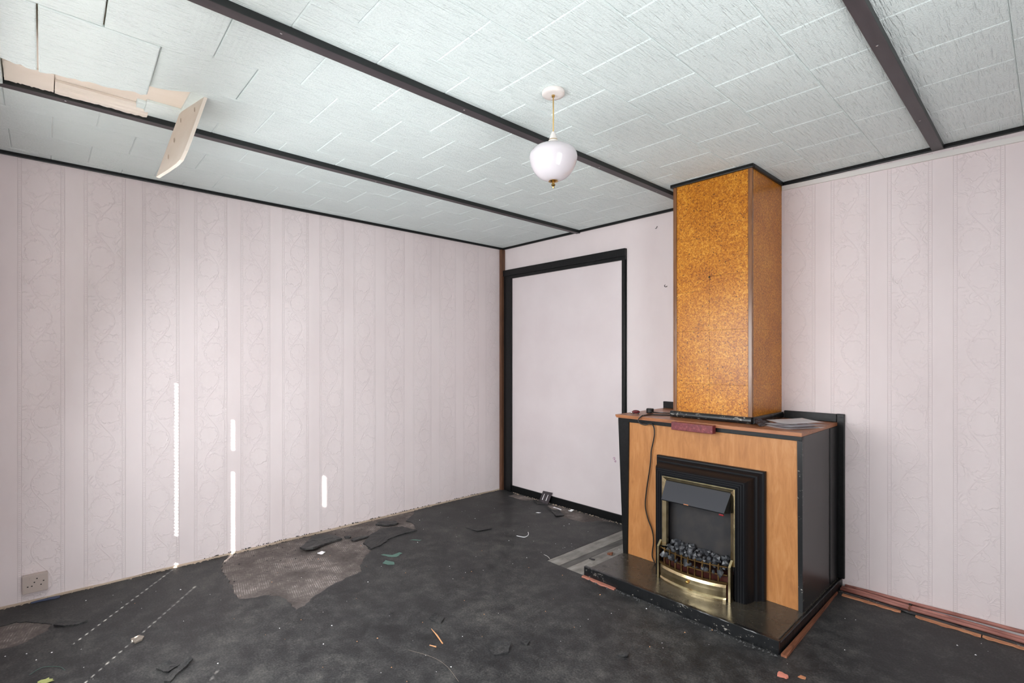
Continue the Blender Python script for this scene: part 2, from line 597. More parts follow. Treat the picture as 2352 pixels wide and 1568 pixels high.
def ragged(pts, step=0.03, amp=0.010, seed=0):
    """2D loop with its edges subdivided and roughened."""
    rnd = random.Random(seed)
    out = []
    n = len(pts)
    for i in range(n):
        a, b = Vector((*pts[i], 0)), Vector((*pts[(i + 1) % n], 0))
        k = max(1, int((b - a).length / step))
        nrm = Vector((-(b - a).y, (b - a).x, 0)).normalized()
        for j in range(k):
            p = a.lerp(b, j / k)
            if j:
                p += nrm * rnd.uniform(-amp, amp) + nrm * amp * noise.noise(p * 14)
            out.append((p.x, p.y))
    return out

def wobble_box(x0, x1, y0, y1, z0, z1, n, axis, amp, bev=0.003):
    bm = bmesh.new()
    rings = []
    for i in range(n + 1):
        t = i / n
        o = lambda s: noise.noise(Vector((t * 23.0 + s * 7.7, s * 3.1, 1.7))) * amp
        a = x0 + (x1 - x0) * t if axis == 'x' else y0 + (y1 - y0) * t
        q0, q1 = (y0, y1) if axis == 'x' else (x0, x1)
        pr = [(q0 + o(1), z0), (q1 + o(2), z0), (q1 + o(3), z1 - bev + o(4)), (q1 - bev + o(5), z1 + o(6)), (q0 + bev + o(7), z1 + o(8)), (q0 + o(9), z1 - bev + o(10))]
        rings.append([bm.verts.new((a, p, zz) if axis == 'x' else (p, a, zz)) for p, zz in pr])
    for R, S in zip(rings, rings[1:]):
        for k in range(6):
            bm.faces.new((R[k], R[(k + 1) % 6], S[(k + 1) % 6], S[k]))
    bm.faces.new(rings[0])
    bm.faces.new(rings[-1][::-1])
    return bm

# ---------------------------------------------------------------- the room shell
H = 2.40
HC = 2.412          # underside of the boarding that carries the 12 mm tiles

def struct(ob, label=None):
    ob['kind'] = 'structure'
    if label:
        ob['label'] = label
    return ob

wl = struct(finish('wall_left', box(-0.15, 0, FY - 0.25, 0.15, -0.05, 2.5), 'paper_left'), 'pale pink embossed wallpaper wall left of the corner')
bm = bmesh.new()
box(0, 0.02, 0, 0.15, -0.05, 2.5, bm=bm)
box(0.02, RX + 0.15, 0, 0.15, -0.05, 2.5, bm=bm)
wb = struct(finish('wall_back', bm, 'paper_back'), 'pink papered wall behind the fireplace')
bm = bmesh.new()
box(RX, RX + 0.15, FY - 0.25, DY0, -0.05, 2.5, bm=bm)
box(RX, RX + 0.15, DY1, 0, -0.05, 2.5, bm=bm)
box(RX, RX + 0.15, DY0, DY1, DZ1, 2.5, bm=bm)
wr = struct(finish('wall_right', bm, 'paper_plain'), 'plain pink papered wall beside the camera')
bm = bmesh.new()
box(0, WX0, FY - 0.25, FY, -0.05, 2.5, bm=bm)
box(WX1, RX, FY - 0.25, FY, -0.05, 2.5, bm=bm)
box(WX0, WX1, FY - 0.25, FY, -0.05, WZ0, bm=bm)
box(WX0, WX1, FY - 0.25, FY, WZ1, 2.5, bm=bm)
wf = struct(finish('wall_front', bm, 'paper_plain'), 'pink papered wall with the window')

# floor: ribbed screed with a worn black layer on it
fl = struct(finish('floor', box(-0.1, RX + 0.15, FY - 0.2, 0.1, -0.10, -0.004), 'screed', base=(0, 0, -0.1)), 'old floor with worn black layer and bare patches')
patch1 = [(0.004, -2.46), (0.13, -2.53), (0.278, -2.563), (0.418, -2.564), (0.589, -2.576), (0.721, -2.587), (0.762, -2.531), (0.775, -2.467), (0.829, -2.421), (0.92, -2.398),
          (1.06, -2.401), (1.046, -2.351), (0.978, -2.28), (0.947, -2.216), (0.896, -2.118), (0.868, -2.021), (0.848, -1.927), (0.761, -1.899), (0.707, -1.851), (0.634, -1.795),
          (0.578, -1.726), (0.506, -1.716), (0.436, -1.700), (0.314, -1.604), (0.30, -1.50), (0.34, -1.42), (0.426, -1.36), (0.41, -1.27), (0.30, -1.22), (0.20, -1.23),
          (0.12, -1.12), (0.004, -1.02)]
patch2 = [(0.20, -3.58), (0.233, -3.523), (0.23, -3.466), (0.30, -3.401), (0.379, -3.336), (0.442, -3.348), (0.482, -3.399), (0.52, -3.448), (0.51, -3.511), (0.48, -3.58)]
patch3 = [(1.514, -0.976), (1.835, -0.976), (1.835, -0.12), (1.514, -0.12)]
patch4 = [(0.683, -0.082), (0.80, -0.15), (0.971, -0.238), (1.094, -0.231), (1.202, -0.211), (1.249, -0.10), (1.40, -0.03), (1.2, -0.018), (0.70, -0.018)]
patch5 = [(0.227, -0.131), (0.425, -0.146), (0.487, -0.079), (0.499, -0.02), (0.20, -0.02)]
loops = [[(0.001, FY + 0.001), (RX - 0.001, FY + 0.001), (RX - 0.001, -0.001), (0.001, -0.001)],
         ragged(patch1, 0.02, 0.007, 1), ragged(patch2, 0.02, 0.008, 2), patch3, ragged(patch4, 0.02, 0.007, 3), ragged(patch5, 0.02, 0.006, 4)]
v3 = [[Vector((a, b, 0)) for a, b in L] for L in loops]
tris = tessellate_polygon(v3)
bm = bmesh.new()
flat = [bm.verts.new(p) for L in v3 for p in L]
for t in tris:
    try:
        bm.faces.new([flat[i] for i in t])
    except ValueError:
        pass
off = 0
for L in v3:
    n = len(L)
    lo = [bm.verts.new(p + Vector((0, 0, -0.004))) for p in L]
    for i in range(n):
        bm.faces.new((flat[off + i], flat[off + (i + 1) % n], lo[(i + 1) % n], lo[i]))
    off += n
sheet = finish('floor_layer', bm, 'floor', fl, base=(0, 0, 0))
sheet['label'] = 'worn black dusty floor layer'
for xa, xb, mt in ((1.516, 1.619, 'greyboard'), (1.621, 1.678, 'greyboard_dark'), (1.680, 1.833, 'greyboard')):
    finish('floor_board', box(xa, xb, -0.974, -0.122, -0.004, -0.0012), mt, fl)

# ceiling boarding and 12-inch tiles
ce = struct(finish('ceiling', box(-0.15, RX + 0.15, FY - 0.25, 0.15, HC, HC + 0.1), 'cream', base=(0, 0, HC)), 'pale green white tiled ceiling with dark battens')

def sag(x, y):
    """The sheet by the hole hangs down towards its torn edge."""
    if x > 2.0 or x < 1.3:
        return 0.0
    k = min(1.0, max(0.0, (-2.80 - y) / 0.27))
    k = k * k * (3 - 2 * k)
    return 0.150 * (2.0 - x) * k * SAGK[0]
SAGK = [1.0]

def tile_mesh(x0, x1, y0, y1, tear=None, seed=0, gap=0.0012):
    """One tile, chamfered on its visible underside; z follows the sag of the sheet."""
    bm = bmesh.new()
    c, th = 0.0036, 0.0118
    x0 += gap; x1 -= gap; y0 += gap; y1 -= gap
    rnd = random.Random(seed)
    if tear is None:
        K = 16 if y0 < -2.75 and 1.3 < x0 < 2.0 else 1
        ts = [i / K for i in range(K + 1)]
        out = [(x1, y0 + (y1 - y0) * t) for t in ts] + [(x0, y1 + (y0 - y1) * t) for t in ts]
        inn = [(x1 - c, y0 + c + (y1 - y0 - 2 * c) * t) for t in ts] + [(x0 + c, y1 - c + (y0 - y1 + 2 * c) * t) for t in ts]
    else:
        n = 16
        tp = [(x0 + tear[0] + (tear[1] - tear[0]) * i / n + rnd.uniform(-0.004, 0.009), y1 + (y0 - y1) * i / n) for i in range(n + 1)]
        out = [(x1, y0), (x1, y1)] + tp
        inn = [(x1 - c, y0 + c), (x1 - c, y1 - c)] + [(p[0] + 0.003, min(max(p[1], y0 + c), y1 - c)) for p in tp]
    V = lambda p, z: bm.verts.new((p[0], p[1], z - sag(p[0], p[1])))
    top = [V(p, HC - 0.0001) for p in out]
    mid = [V(p, H + 0.003) for p in out]
    bot = [V(p, H) for p in inn]
    n = len(out)
    if tear is None:
        for i in range(n // 2 - 1):
            bm.faces.new((top[i], top[i + 1], top[n - 2 - i], top[n - 1 - i]))
            bm.faces.new((bot[i], bot[i + 1], bot[n - 2 - i], bot[n - 1 - i]))
    else:
        bm.faces.new(top)
        bm.faces.new(bot[::-1])
    for A, B in ((top, mid), (mid, bot)):
        for i in range(n):
            bm.faces.new((A[i], A[(i + 1) % n], B[(i + 1) % n], B[i]))
    return bm

TS = 0.3045
YT0 = -0.012
def yseams(phase):
    k = math.ceil((phase - FY) / TS)
    ys = [phase - i * TS for i in range(-8, k + 2)]
    return [FY + 0.001] + sorted(v for v in ys if FY + 0.02 < v < YT0 - 0.02) + [YT0]
A, B = -1.402, -1.555
rows = [(0.012, 0.085, B + 0.045), (0.085, 0.385, A + 0.045), (0.385, 0.680, B + 0.045), (0.680, 0.962, A + 0.045),
        (0.962, 1.118, B), (1.118, 1.412, A), (1.412, 1.715, B), (1.715, 2.030, A),
        (2.030, 2.218, B), (2.218, 2.522, A), (2.522, 2.826, B), (2.826, 3.125, A), (3.125, 3.352, B),
        (3.352, 3.660, A), (3.660, 3.965, B), (3.965, 4.270, A), (4.270, 4.348, B)]
tile_cache = {}
tn = 0
for xa, xb, ph in rows:
    ys = yseams(ph)
    for ya, yb in zip(ys, ys[1:]):
        yc = (ya + yb) / 2
        tn += 1
        tear = None
        if abs(xa - 1.118) < 1e-6 and -3.52 < yc < -2.93:
            continue                                        # the tiles that came down
        if abs(xa - 0.962) < 1e-6 and -3.60 < yc < -2.93:
            continue
        if abs(xa - 1.412) < 1e-6 and yc < -2.95:
            tear = (-0.008, -0.05) if yc > -3.3 else (-0.052, -0.01)
        sagging = 1.3 < xa < 2.0 and ya < -2.80
        SAGK[0] = 0.0 if not sagging else 0.6 if abs(xa - 1.412) < 1e-6 and yc > -3.05 else 1.0
        key = (round(xb - xa, 4), round(yb - ya, 4))
        g = 0.0004
        if not sagging and key in tile_cache:
            ob = bpy.data.objects.new('ceiling_tile', tile_cache[key])
            COL.objects.link(ob)
            ob.parent = ce
            ob.location = Vector(((xa + xb) / 2, yc, H)) - WLOC[ce]
            WLOC[ob] = Vector(((xa + xb) / 2, yc, H))
        else:
            ob = finish('ceiling_tile', tile_mesh(xa, xb, ya, yb, tear, tn, 0.0022 if sagging and ya < -2.95 else g), 'tile', ce, base=((xa + xb) / 2, yc, H))
            if not sagging:
                tile_cache[key] = ob.data

# remains of the fallen tiles beside the nearest batten
def stepped_strip(y0, y1, prof):
    n = 22
    bm = bmesh.new()
    rings = []
    for i in range(n + 1):
        yy = y0 + (y1 - y0) * i / n
        rings.append([bm.verts.new((px + (random.uniform(-0.004, 0.003) if k == len(prof) - 2 else 0), yy, pz + (random.uniform(-0.002, 0.002) if k == len(prof) - 2 else 0))) for k, (px, pz) in enumerate(prof)])
    for R, S in zip(rings, rings[1:]):
        m_ = len(prof)
        for k in range(m_):
            bm.faces.new((R[k], R[(k + 1) % m_], S[(k + 1) % m_], S[k]))
    bm.faces.new(rings[0])
    bm.faces.new(rings[-1][::-1])
    return bm
finish('tile_remnant', stepped_strip(-3.478, -3.337, [(1.140, 2.411), (1.140, 2.404), (1.115, 2.401), (1.060, 2.396), (1.014, 2.389), (1.005, 2.388), (0.996, 2.391), (0.996, 2.411)]), 'cream', ce)
finish('tile_remnant', stepped_strip(-3.334, -3.030, [(1.082, 2.411), (1.082, 2.402), (1.052, 2.400), (1.046, 2.392), (1.030, 2.391), (1.025, 2.387), (0.999, 2.386), (0.995, 2.411)]), 'cream', ce)
finish('tile_remnant', stepped_strip(-3.046, -2.915, [(1.140, 2.411), (1.140, 2.400), (1.120, 2.394), (1.060, 2.388), (1.050, 2.390), (1.050, 2.411)]), 'tile', ce)
finish('tile_remnant', stepped_strip(-3.598, -3.482, [(1.36, 2.411), (1.35, 2.376), (1.20, 2.372), (1.06, 2.372), (1.0, 2.372), (0.996, 2.411)]), 'tile', ce)

# hanging tile: hinged on its +y edge, dropped towards the window
def hanging():
    bm = bmesh.new()
    hx0, hx1 = 1.118, 1.350
    dn = Vector((0, -0.085, -0.300)).normalized()
    nr = Vector((1, 0, 0)).cross(dn).normalized()          # thickness direction
    if nr.y < 0:
        nr = -nr
    o0, o1 = Vector((hx0, -2.925, 2.402)), Vector((hx1, -2.878, 2.402))
    ax = o1 - o0
    L = 0.312
    pl = [(0.0, 0.0), (1.0, 0.0), (1.0, 0.55), (0.985, 0.80), (0.93, 0.93), (0.80, 0.965), (0.45, 1.0), (0.0, 1.02)]
    pts = [o0 + ax * a + dn * (L * b) for a, b in pl]
    return prism(pts, nr * 0.012, bm)
ht = finish('hanging_tile', hanging(), 'cream')
tag(ht, 'broken cream ceiling tile hanging down from the hole', 'ceiling tile')
for a, b in ((0.25, 0.20), (0.28, 0.52), (0.30, 0.78), (0.78, 0.16)):
    p = Vector((1.118 + 0.232 * a, -2.925 + 0.047 * a, 2.402)) + Vector((0, -0.085, -0.300)).normalized() * (0.312 * b)
    bmx = lathe([(0.0, -0.0006), (0.009, -0.0004), (0.009, 0.0006), (0, 0.0006)], (0, 0), 10)
    for v in bmx.verts:
        v.co = Vector((v.co.x * 0.7, v.co.z, v.co.y * 1.5)) + p + Vector((0, -0.0012, 0))
    finish('adhesive_dab', bmx, 'plasterwhite', ht)

# battens
def batten(x0, x1, label, y1=-0.002, z0=2.375):
    ob = finish('ceiling_batten', box(x0, x1, FY + 0.002, y1, z0, H + 0.0015, 0.002), 'beam')
    ob.data.materials.append(MT['batten_side'])            # black sides, purple grey underside
    for p in ob.data.polygons:
        if p.normal.z > -0.5:
            p.material_index = 1
    return tag(ob, label, 'batten', 'dark ceiling battens')
b1 = batten(0.952, 0.993, 'dark painted ceiling batten nearest the left wall, beside the broken tiles', -0.002)
b2 = batten(2.008, 2.054, 'dark painted ceiling batten in the middle, behind the pendant lamp', -0.002)
b3 = batten(3.328, 3.374, 'dark painted ceiling batten right of the cork chimney', -0.014)
for b_, yy in ((b1, (-3.3, -1.9, -0.8)), (b2, (-2.8, -2.05, -1.1, -0.5)), (b3, (-1.3, -0.5))):
    for q in yy:
        c = WLOC[b_]
        finish('nail_head', lathe([(0.003, 2.3735), (0.0042, 2.3745), (0.0042, 2.3765)], (c.x + random.uniform(-0.008, 0.008), q), 8), 'chrome', b_)

# black beading where the walls meet the ceiling, and round the chimney head
def bead(name, x0, x1, y0, y1, z0=2.381, label=None):
    return struct(finish(name, box(x0, x1, y0, y1, z0, H + 0.001, 0.003), 'black'), label)
bead('trim_1', 0.0, 0.016, FY, -0.016, label='black beading along top of left wall')
bead('trim_2', 0.0, 2.104, -0.016, 0.0, label='black beading along top of back wall left of chimney')
bead('trim_3', 2.618, RX, -0.016, 0.0, 2.379, label='black beading along top of back wall right of chimney')
struct(finish('trim_5', wobble_box(0.0, 0.007, FY + 0.001, -0.05, -0.004, 0.010, 150, 'y', 0.006, 0.002), 'plasterwhite'), 'ragged pale plaster edge along the foot of left wall')
struct(finish('trim_4', box(0.0, 0.034, -0.048, 0.0, 0.0, 2.380, 0.004), 'brownwood'), 'brown wooden strip covering the room corner')

# white rail on the back wall
rail = finish('cable_trunking', prism([(2.604, 0, 2.351), (RX, 0, 2.317), (RX, 0, 2.344), (2.604, 0, 2.378)], (0, -0.013, 0)), 'white_rail')
tag(rail, 'white plastic cable trunking along the top of the right wall', 'trunking')

# papered-over doorway with black architrave
dr = thing('door_1', (0.75, -0.01, 0.0), 'papered over doorway framed by black architrave beside the corner', 'doorway', kind='structure')
finish('door_panel', box(0.146, 1.428, -0.006, 0.0, 0.06, 2.083), 'paper_plain', dr)
bm = bmesh.new()
box(0.020, 1.464, -0.030, 0.0, 2.112, 2.172, 0.004, bm)
box(0.034, 1.464, -0.020, 0.0, 2.083, 2.113, 0.003, bm)
finish('architrave', bm, 'black', dr)
bm = bmesh.new()
box(0.034, 0.090, -0.020, 0.0, 0.0, 2.084, 0.003, bm)
box(0.089, 0.146, -0.032, 0.0, 0.0, 2.084, 0.004, bm)
finish('architrave', bm, 'black', dr)
bm = bmesh.new()
box(1.428, 1.455, -0.022, 0.0, 0.0, 2.084, 0.003, bm)
box(1.454, 1.464, -0.010, 0.0, 0.0, 2.084, 0.002, bm)
finish('architrave', bm, 'black', dr)
bm = bmesh.new()  # unseen shell, added to keep the sun out of the invented doorway
hx0, hx1, hy0, hy1 = RX + 0.15, RX + 1.35, -3.6, -1.4
box(hx1, hx1 + 0.1, hy0 - 0.1, hy1 + 0.1, 0.0, 2.5, bm=bm)
box(hx0, hx1, hy0 - 0.1, hy0, 0.0, 2.5, bm=bm)
box(hx0, hx1, hy1, hy1 + 0.1, 0.0, 2.5, bm=bm)
box(hx0, hx1 + 0.1, hy0 - 0.1, hy1 + 0.1, 2.5, 2.6, bm=bm)
box(hx0, hx1 + 0.1, hy0 - 0.1, hy1 + 0.1, -0.1, 0.0, bm=bm)
struct(finish('sun_block_shell', bm, 'paper_plain'), 'unseen shell added to block the sun outside the fill light opening')
d2 = thing('fill_opening', (RX + 0.07, (DY0 + DY1) / 2, 0.0), 'invented doorway added for the fill light beside the camera', 'doorway', kind='structure')  # doorway invented to hold the added fill light
finish('fill_opening_lining', box(RX, RX + 0.15, DY0, DY0 + 0.03, 0.0, DZ1), 'black', d2)
finish('fill_opening_lining', box(RX, RX + 0.15, DY1 - 0.03, DY1, 0.0, DZ1), 'black', d2)
finish('fill_opening_lining', box(RX, RX + 0.15, DY0 + 0.03, DY1 - 0.03, DZ1 - 0.03, DZ1), 'black', d2)
struct(finish('baseboard_back', box(0.146, 1.86, -0.016, 0.0, 0.0, 0.064, 0.003), 'black'), 'black painted baseboard below the papered doorway')

# ---------------------------------------------------------------- hearth
he = thing('hearth', (2.38, -0.5, 0.0), 'dark polished hearth slab with chipped black kerb under the fireplace', 'hearth')
finish('slab', box(1.848, 2.912, -0.962, -0.002, 0.0, 0.050, 0.004), 'slab', he)
finish('kerb', wobble_box(1.828, 2.925, -0.984, -0.962, 0.0, 0.060, 60, 'x', 0.0022), 'black_chipped', he)
finish('kerb', wobble_box(2.912, 2.926, -0.962, -0.002, 0.0, 0.050, 40, 'y', 0.0015), 'black', he)

# ---------------------------------------------------------------- fireplace surround
su = thing('fireplace_surround', (2.37, -0.30, 0.05), 'boxy fireplace surround with orange wood front and black painted edges', 'fireplace')
finish('front_panel', box(1.868, 2.890, -0.602, -0.588, 0.0505, 0.915), 'laminate', su)
finish('stile', prism([(1.812, -0.612, 0.905), (1.893, -0.612, 0.905), (1.882, -0.612, 0.0505), (1.850, -0.612, 0.0505)], (0, 0.022, 0)), 'black', su)
finish('stile', prism([(2.880, -0.610, 0.905), (2.904, -0.610, 0.905), (2.906, -0.610, 0.0505), (2.886, -0.610, 0.0505)], (0, 0.020, 0)), 'black_chipped', su)
finish('top_rail', box(1.812, 2.904, -0.613, -0.588, 0.900, 0.922, 0.002), 'black', su)
finish('side_panel', box(2.890, 2.904, -0.588, -0.165, 0.0505, 0.922), 'sidepanel', su)
finish('side_panel', prism([(1.826, -0.588, 0.922), (1.826, -0.002, 0.922), (1.856, -0.002, 0.0505), (1.856, -0.588, 0.0505)], (0.014, 0, 0)), 'black', su)
finish('back_post', box(2.880, 2.908, -0.165, -0.022, 0.0505, 0.922, 0.003), 'black', su)
bm = bmesh.new()
box(2.900, 2.940, -0.022, -0.001, 0.0505, 0.992, 0.004, bm)
finish('wall_strip', bm, 'black', su)
finish('mantel_shelf', prism([(1.796, -0.622, 0.943), (2.905, -0.622, 0.943), (2.905, -0.622, 0.924), (1.806, -0.622, 0.924), (1.797, -0.622, 0.934)], (0, 0.600, 0)), 'shelf', su)
finish('upstand', box(1.792, 2.118, -0.022, -0.001, 0.943, 0.992, 0.003), 'black', su)
finish('upstand', box(2.620, 2.900, -0.022, -0.001, 0.943, 0.990, 0.003), 'black', su)

# ---------------------------------------------------------------- cork clad chimney
CX0, CX1, CY = 2.124, 2.600, -0.458
ch = thing('chimney_casing', (2.36, -0.23, 0.943), 'square chimney casing clad in varnished cork tiles above the mantel', 'chimney')
finish('core', box(CX0 + 0.006, CX1 - 0.006, CY + 0.006, -0.001, 0.9435, H + 0.0005), 'brownwood', ch)
g = 0.0003
zs = [0.980, 1.156, 1.478, 1.800, 2.100, 2.383]
zsl = [0.980, 1.156, 1.476, 1.716, 2.036, 2.383]
def cork(x0, x1, y0, y1, z0, z1):
    finish('cork_tile', box(x0, x1, y0, y1, z0 + g, z1 - g, 0.0006), 'cork', ch)
xm = 2.354
for za, zb in zip(zsl, zsl[1:]):
    cork(CX0 + 0.020, xm - g, CY, CY + 0.0055, za, zb)
for za, zb in zip(zs, zs[1:]):
    cork(xm + g, CX1 - 0.020, CY, CY + 0.0055, za, zb)
for za, zb in zip(zs, zs[1:]):
    cork(CX1 - 0.0055, CX1, CY + 0.014, -0.205 - g, za, zb)
    cork(CX1 - 0.0055, CX1, -0.205 + g, -0.003, za, zb)
for za, zb in zip(zs, zs[1:]):
    cork(CX0, CX0 + 0.0055, CY + 0.014, -0.205 - g, za, zb)
    cork(CX0, CX0 + 0.0055, -0.205 + g, -0.003, za, zb)
bm = bmesh.new()
box(CX1 - 0.020, CX1 + 0.004, CY - 0.004, CY + 0.014, 0.980, 2.384, 0.003, bm)
finish('edge_strip', bm, 'edgewood', ch)
bm = bmesh.new()
box(CX0 - 0.004, CX0 + 0.019, CY - 0.004, CY + 0.014, 0.980, 2.384, 0.003, bm)
finish('edge_strip', bm, 'edgewood', ch)
def half_round(p0, p1, outdir, r, zc):
    """Black moulding of half round section between two points."""
    p0, p1, outdir = Vector(p0), Vector(p1), Vector(outdir)
    prof = [(0, -r)] + [(0.016 + 0.010 * math.cos(a), r * math.sin(a)) for a in [math.radians(d) for d in (-70, -40, -10, 20, 50, 75)]] + [(0, r)]
    bm = bmesh.new()
    R = []
    n = 14
    for i in range(n + 1):
        p = p0.lerp(p1, i / n)
        R.append([bm.verts.new(p + outdir * (d + (noise.noise(p * 31) * 0.0015 if d else 0)) + Vector((0, 0, zc + h))) for d, h in prof])
    for a, b in zip(R, R[1:]):
        for k in range(len(prof)):
            bm.faces.new((a[k], a[(k + 1) % len(prof)], b[(k + 1) % len(prof)], b[k]))
    bm.faces.new(R[0])
    bm.faces.new(R[-1][::-1])
    return bm
finish('base_moulding', half_round((CX0 - 0.014, CY, 0), (CX1 + 0.006, CY, 0), (0, -1, 0), 0.0185, 0.9625), 'black_chipped', ch)
finish('base_moulding', half_round((CX1, CY - 0.004, 0), (CX1, -0.022, 0), (0.72, 0, 0), 0.0185, 0.9625), 'black', ch)
finish('head_bead', box(CX0 - 0.018, CX1 + 0.014, CY - 0.016, CY + 0.002, 2.379, H + 0.0005, 0.004), 'black', ch)
finish('head_bead', box(CX1 - 0.002, CX1 + 0.015, CY + 0.002, -0.002, 2.379, H + 0.0005, 0.004), 'black', ch)
finish('head_bead', box(CX0 - 0.016, CX0 + 0.002, CY + 0.002, -0.002, 2.379, H + 0.0005, 0.004), 'black', ch)
finish('nail_head', lathe([(0.004, 1.79), (0.005, 1.795), (0.004, 1.80)], (xm, CY - 0.001), 8), 'dark', ch)

# ---------------------------------------------------------------- electric fire
fi = thing('electric_fire', (2.42, -0.68, 0.05), 'black and brass electric fire with imitation coals set in the surround', 'fire')
FX0, FX1, FZ0, FZ1 = 2.103, 2.732, 0.0505, 0.722
def arch(prof, x0, x1, z0, z1):
    """Profile (inset, y) swept up the left side, across the top and down the right side."""
    bm = bmesh.new()
    R = [[], [], [], []]
    for ins, yy in prof:
        zt = z1 - ins * 0.86
        for k, (xx, zz) in enumerate(((x0 + ins, z0), (x0 + ins, zt), (x1 - ins, zt), (x1 - ins, z0))):
            R[k].append(bm.verts.new((xx, yy, zz)))
    n = len(prof)
    for a, b in zip(R, R[1:]):
        for k in range(n):
            bm.faces.new((a[k], a[(k + 1) % n], b[(k + 1) % n], b[k]))
    bm.faces.new(R[0])
    bm.faces.new(R[-1][::-1])
    return bm
prof = [(0.0, -0.603), (0.0, -0.626), (0.004, -0.630), (0.012, -0.632), (0.020, -0.642), (0.026, -0.655), (0.034, -0.659), (0.038, -0.664), (0.042, -0.690), (0.050, -0.716), (0.056, -0.730), (0.060, -0.736), (0.064, -0.736),
        (0.066, -0.732), (0.070, -0.732), (0.072, -0.737), (0.077, -0.737), (0.079, -0.733), (0.083, -0.733), (0.085, -0.738), (0.090, -0.738), (0.092, -0.734), (0.096, -0.734), (0.098, -0.742), (0.102, -0.742), (0.104, -0.735), (0.104, -0.603)]
finish('frame', arch(prof, FX0, FX1, FZ0, FZ1), 'enamel', fi)
finish('brass_surround', arch([(0.1045, -0.735), (0.1045, -0.744), (0.108, -0.746), (0.128, -0.738), (0.130, -0.733), (0.130, -0.715), (0.1045, -0.715)], FX0, FX1, 0.230, FZ1), 'brass', fi)
finish('back_panel', box(2.210, 2.625, -0.668, -0.660, 0.055, 0.62), 'backmetal', fi)
for sx0, sx1 in ((2.209, 2.217), (2.618, 2.626)):
    finish('inner_side', box(sx0, sx1, -0.732, -0.668, 0.055, 0.62), 'enamel', fi)
finish('coal_bed', box(2.228, 2.608, -0.762, -0.672, 0.06, 0.176), 'ember', fi)
# hood
hb = bmesh.new()
T0, T1 = Vector((2.232, -0.741, 0.607)), Vector((2.606, -0.741, 0.607))
B0, B1 = Vector((2.240, -0.806, 0.512)), Vector((2.598, -0.806, 0.512))
prism([T0, T1, B1, B0], (0, 0.0035, 0.002), hb)
finish('hood', hb, 'greymetal', fi)
for a, b in ((T0, B0), (T1, B1)):
    finish('hood_side', prism([a + Vector((0, 0.004, 0)), b + Vector((0, 0.004, 0.001)), Vector((b.x, -0.736, 0.500))], (0.002 if a is T0 else -0.002, 0, 0)), 'enamel', fi)
finish('hood_lip', tube([B0 + Vector((0, 0.002, 0)), B1 + Vector((0, 0.002, 0))], 0.0026, 6), 'enamel', fi)
finish('switch', box(2.572, 2.596, -0.806, -0.799, 0.500, 0.508, 0.001), 'redplastic', fi)
finish('sticker', box(2.376, 2.404, -0.8075, -0.8062, 0.5135, 0.5185), 'gripper', fi)
# curved grate
def arc(x, bulge=0.045, yb=-0.772, xc=2.407, hw=0.196):
    t = (x - xc) / hw
    return yb - bulge * (1 - t * t)
def arc_bar(z0, z1, th, off=0.0, bulge=0.045, hw=0.194, n=26):
    bm = bmesh.new()
    R = []
    for i in range(n + 1):
        xx = 2.407 - hw + 2 * hw * i / n
        yy = arc(xx, bulge, -0.772 - off)
        R.append([bm.verts.new((xx, yy, z0)), bm.verts.new((xx, yy + th, z0)), bm.verts.new((xx, yy + th, z1)), bm.verts.new((xx, yy, z1))])
    for a, b in zip(R, R[1:]):
        for k in range(4):
            bm.faces.new((a[k], a[(k + 1) % 4], b[(k + 1) % 4], b[k]))
    bm.faces.new(R[0])
    bm.faces.new(R[-1][::-1])
    return bm
finish('grate_bar', arc_bar(0.226, 0.232, 0.005), 'dullbrass', fi)
finish('grate_bar', arc_bar(0.184, 0.190, 0.005), 'dullbrass', fi)
finish('grate_bar', arc_bar(0.140, 0.150, 0.014, 0.004), 'dullbrass', fi)
for i in range(9):
    xx = 2.407 - 0.194 + 0.388 * (i + 1) / 10
    yy = arc(xx)
    bm = box(xx - 0.0035, xx + 0.0035, yy - 0.003, yy + 0.007, 0.150, 0.236, 0.0008)
    lathe([(0.0, 0.242), (0.004, 0.239), (0.004, 0.234)], (xx, yy + 0.002), 8, bm)
    finish('grate_fin', bm, 'dullbrass', fi)
# brass apron
bm = bmesh.new()
n = 30
apr = [(0.0505, 0.014), (0.062, 0.014), (0.066, 0.010), (0.070, 0.005), (0.100, 0.009), (0.122, 0.009), (0.136, 0.004), (0.138, 0.0), (0.138, -0.004), (0.0505, -0.004)]
R = []
for i in range(n + 1):
    xx = 2.407 - 0.190 + 0.380 * i / n
    ed = 1.0 - (abs(i / n - 0.5) * 2) ** 10 * 0.5
    R.append([bm.verts.new((xx, arc(xx, 0.042, -0.770 - d * ed), zz)) for zz, d in apr])
for a, b in zip(R, R[1:]):
    for k in range(len(apr)):
        bm.faces.new((a[k], a[(k + 1) % len(apr)], b[(k + 1) % len(apr)], b[k]))
bm.faces.new(R[0])
bm.faces.new(R[-1][::-1])
apo = finish('apron', bm, 'brass', fi, smooth=False)
kb = bmesh.new()
bmesh.ops.create_uvsphere(kb, u_segments=16, v_segments=10, radius=0.0085)
for v in kb.verts:
    v.co = Vector((v.co.x * 1.25, v.co.y * 0.8, v.co.z)) + Vector((2.407, -0.828, 0.106))
finish('knob', kb, 'polbrass', apo, smooth=True)
for sx in (-1, 1):
    xo = 2.407 + sx * 0.200
    pts = [(xo, -0.745, 0.0505), (xo, -0.776, 0.0505), (xo, -0.776, 0.232), (xo, -0.745, 0.262)]
    bm = prism(pts, (sx * 0.012, 0, 0))
    finish('brass_post', bm, 'brass', fi)
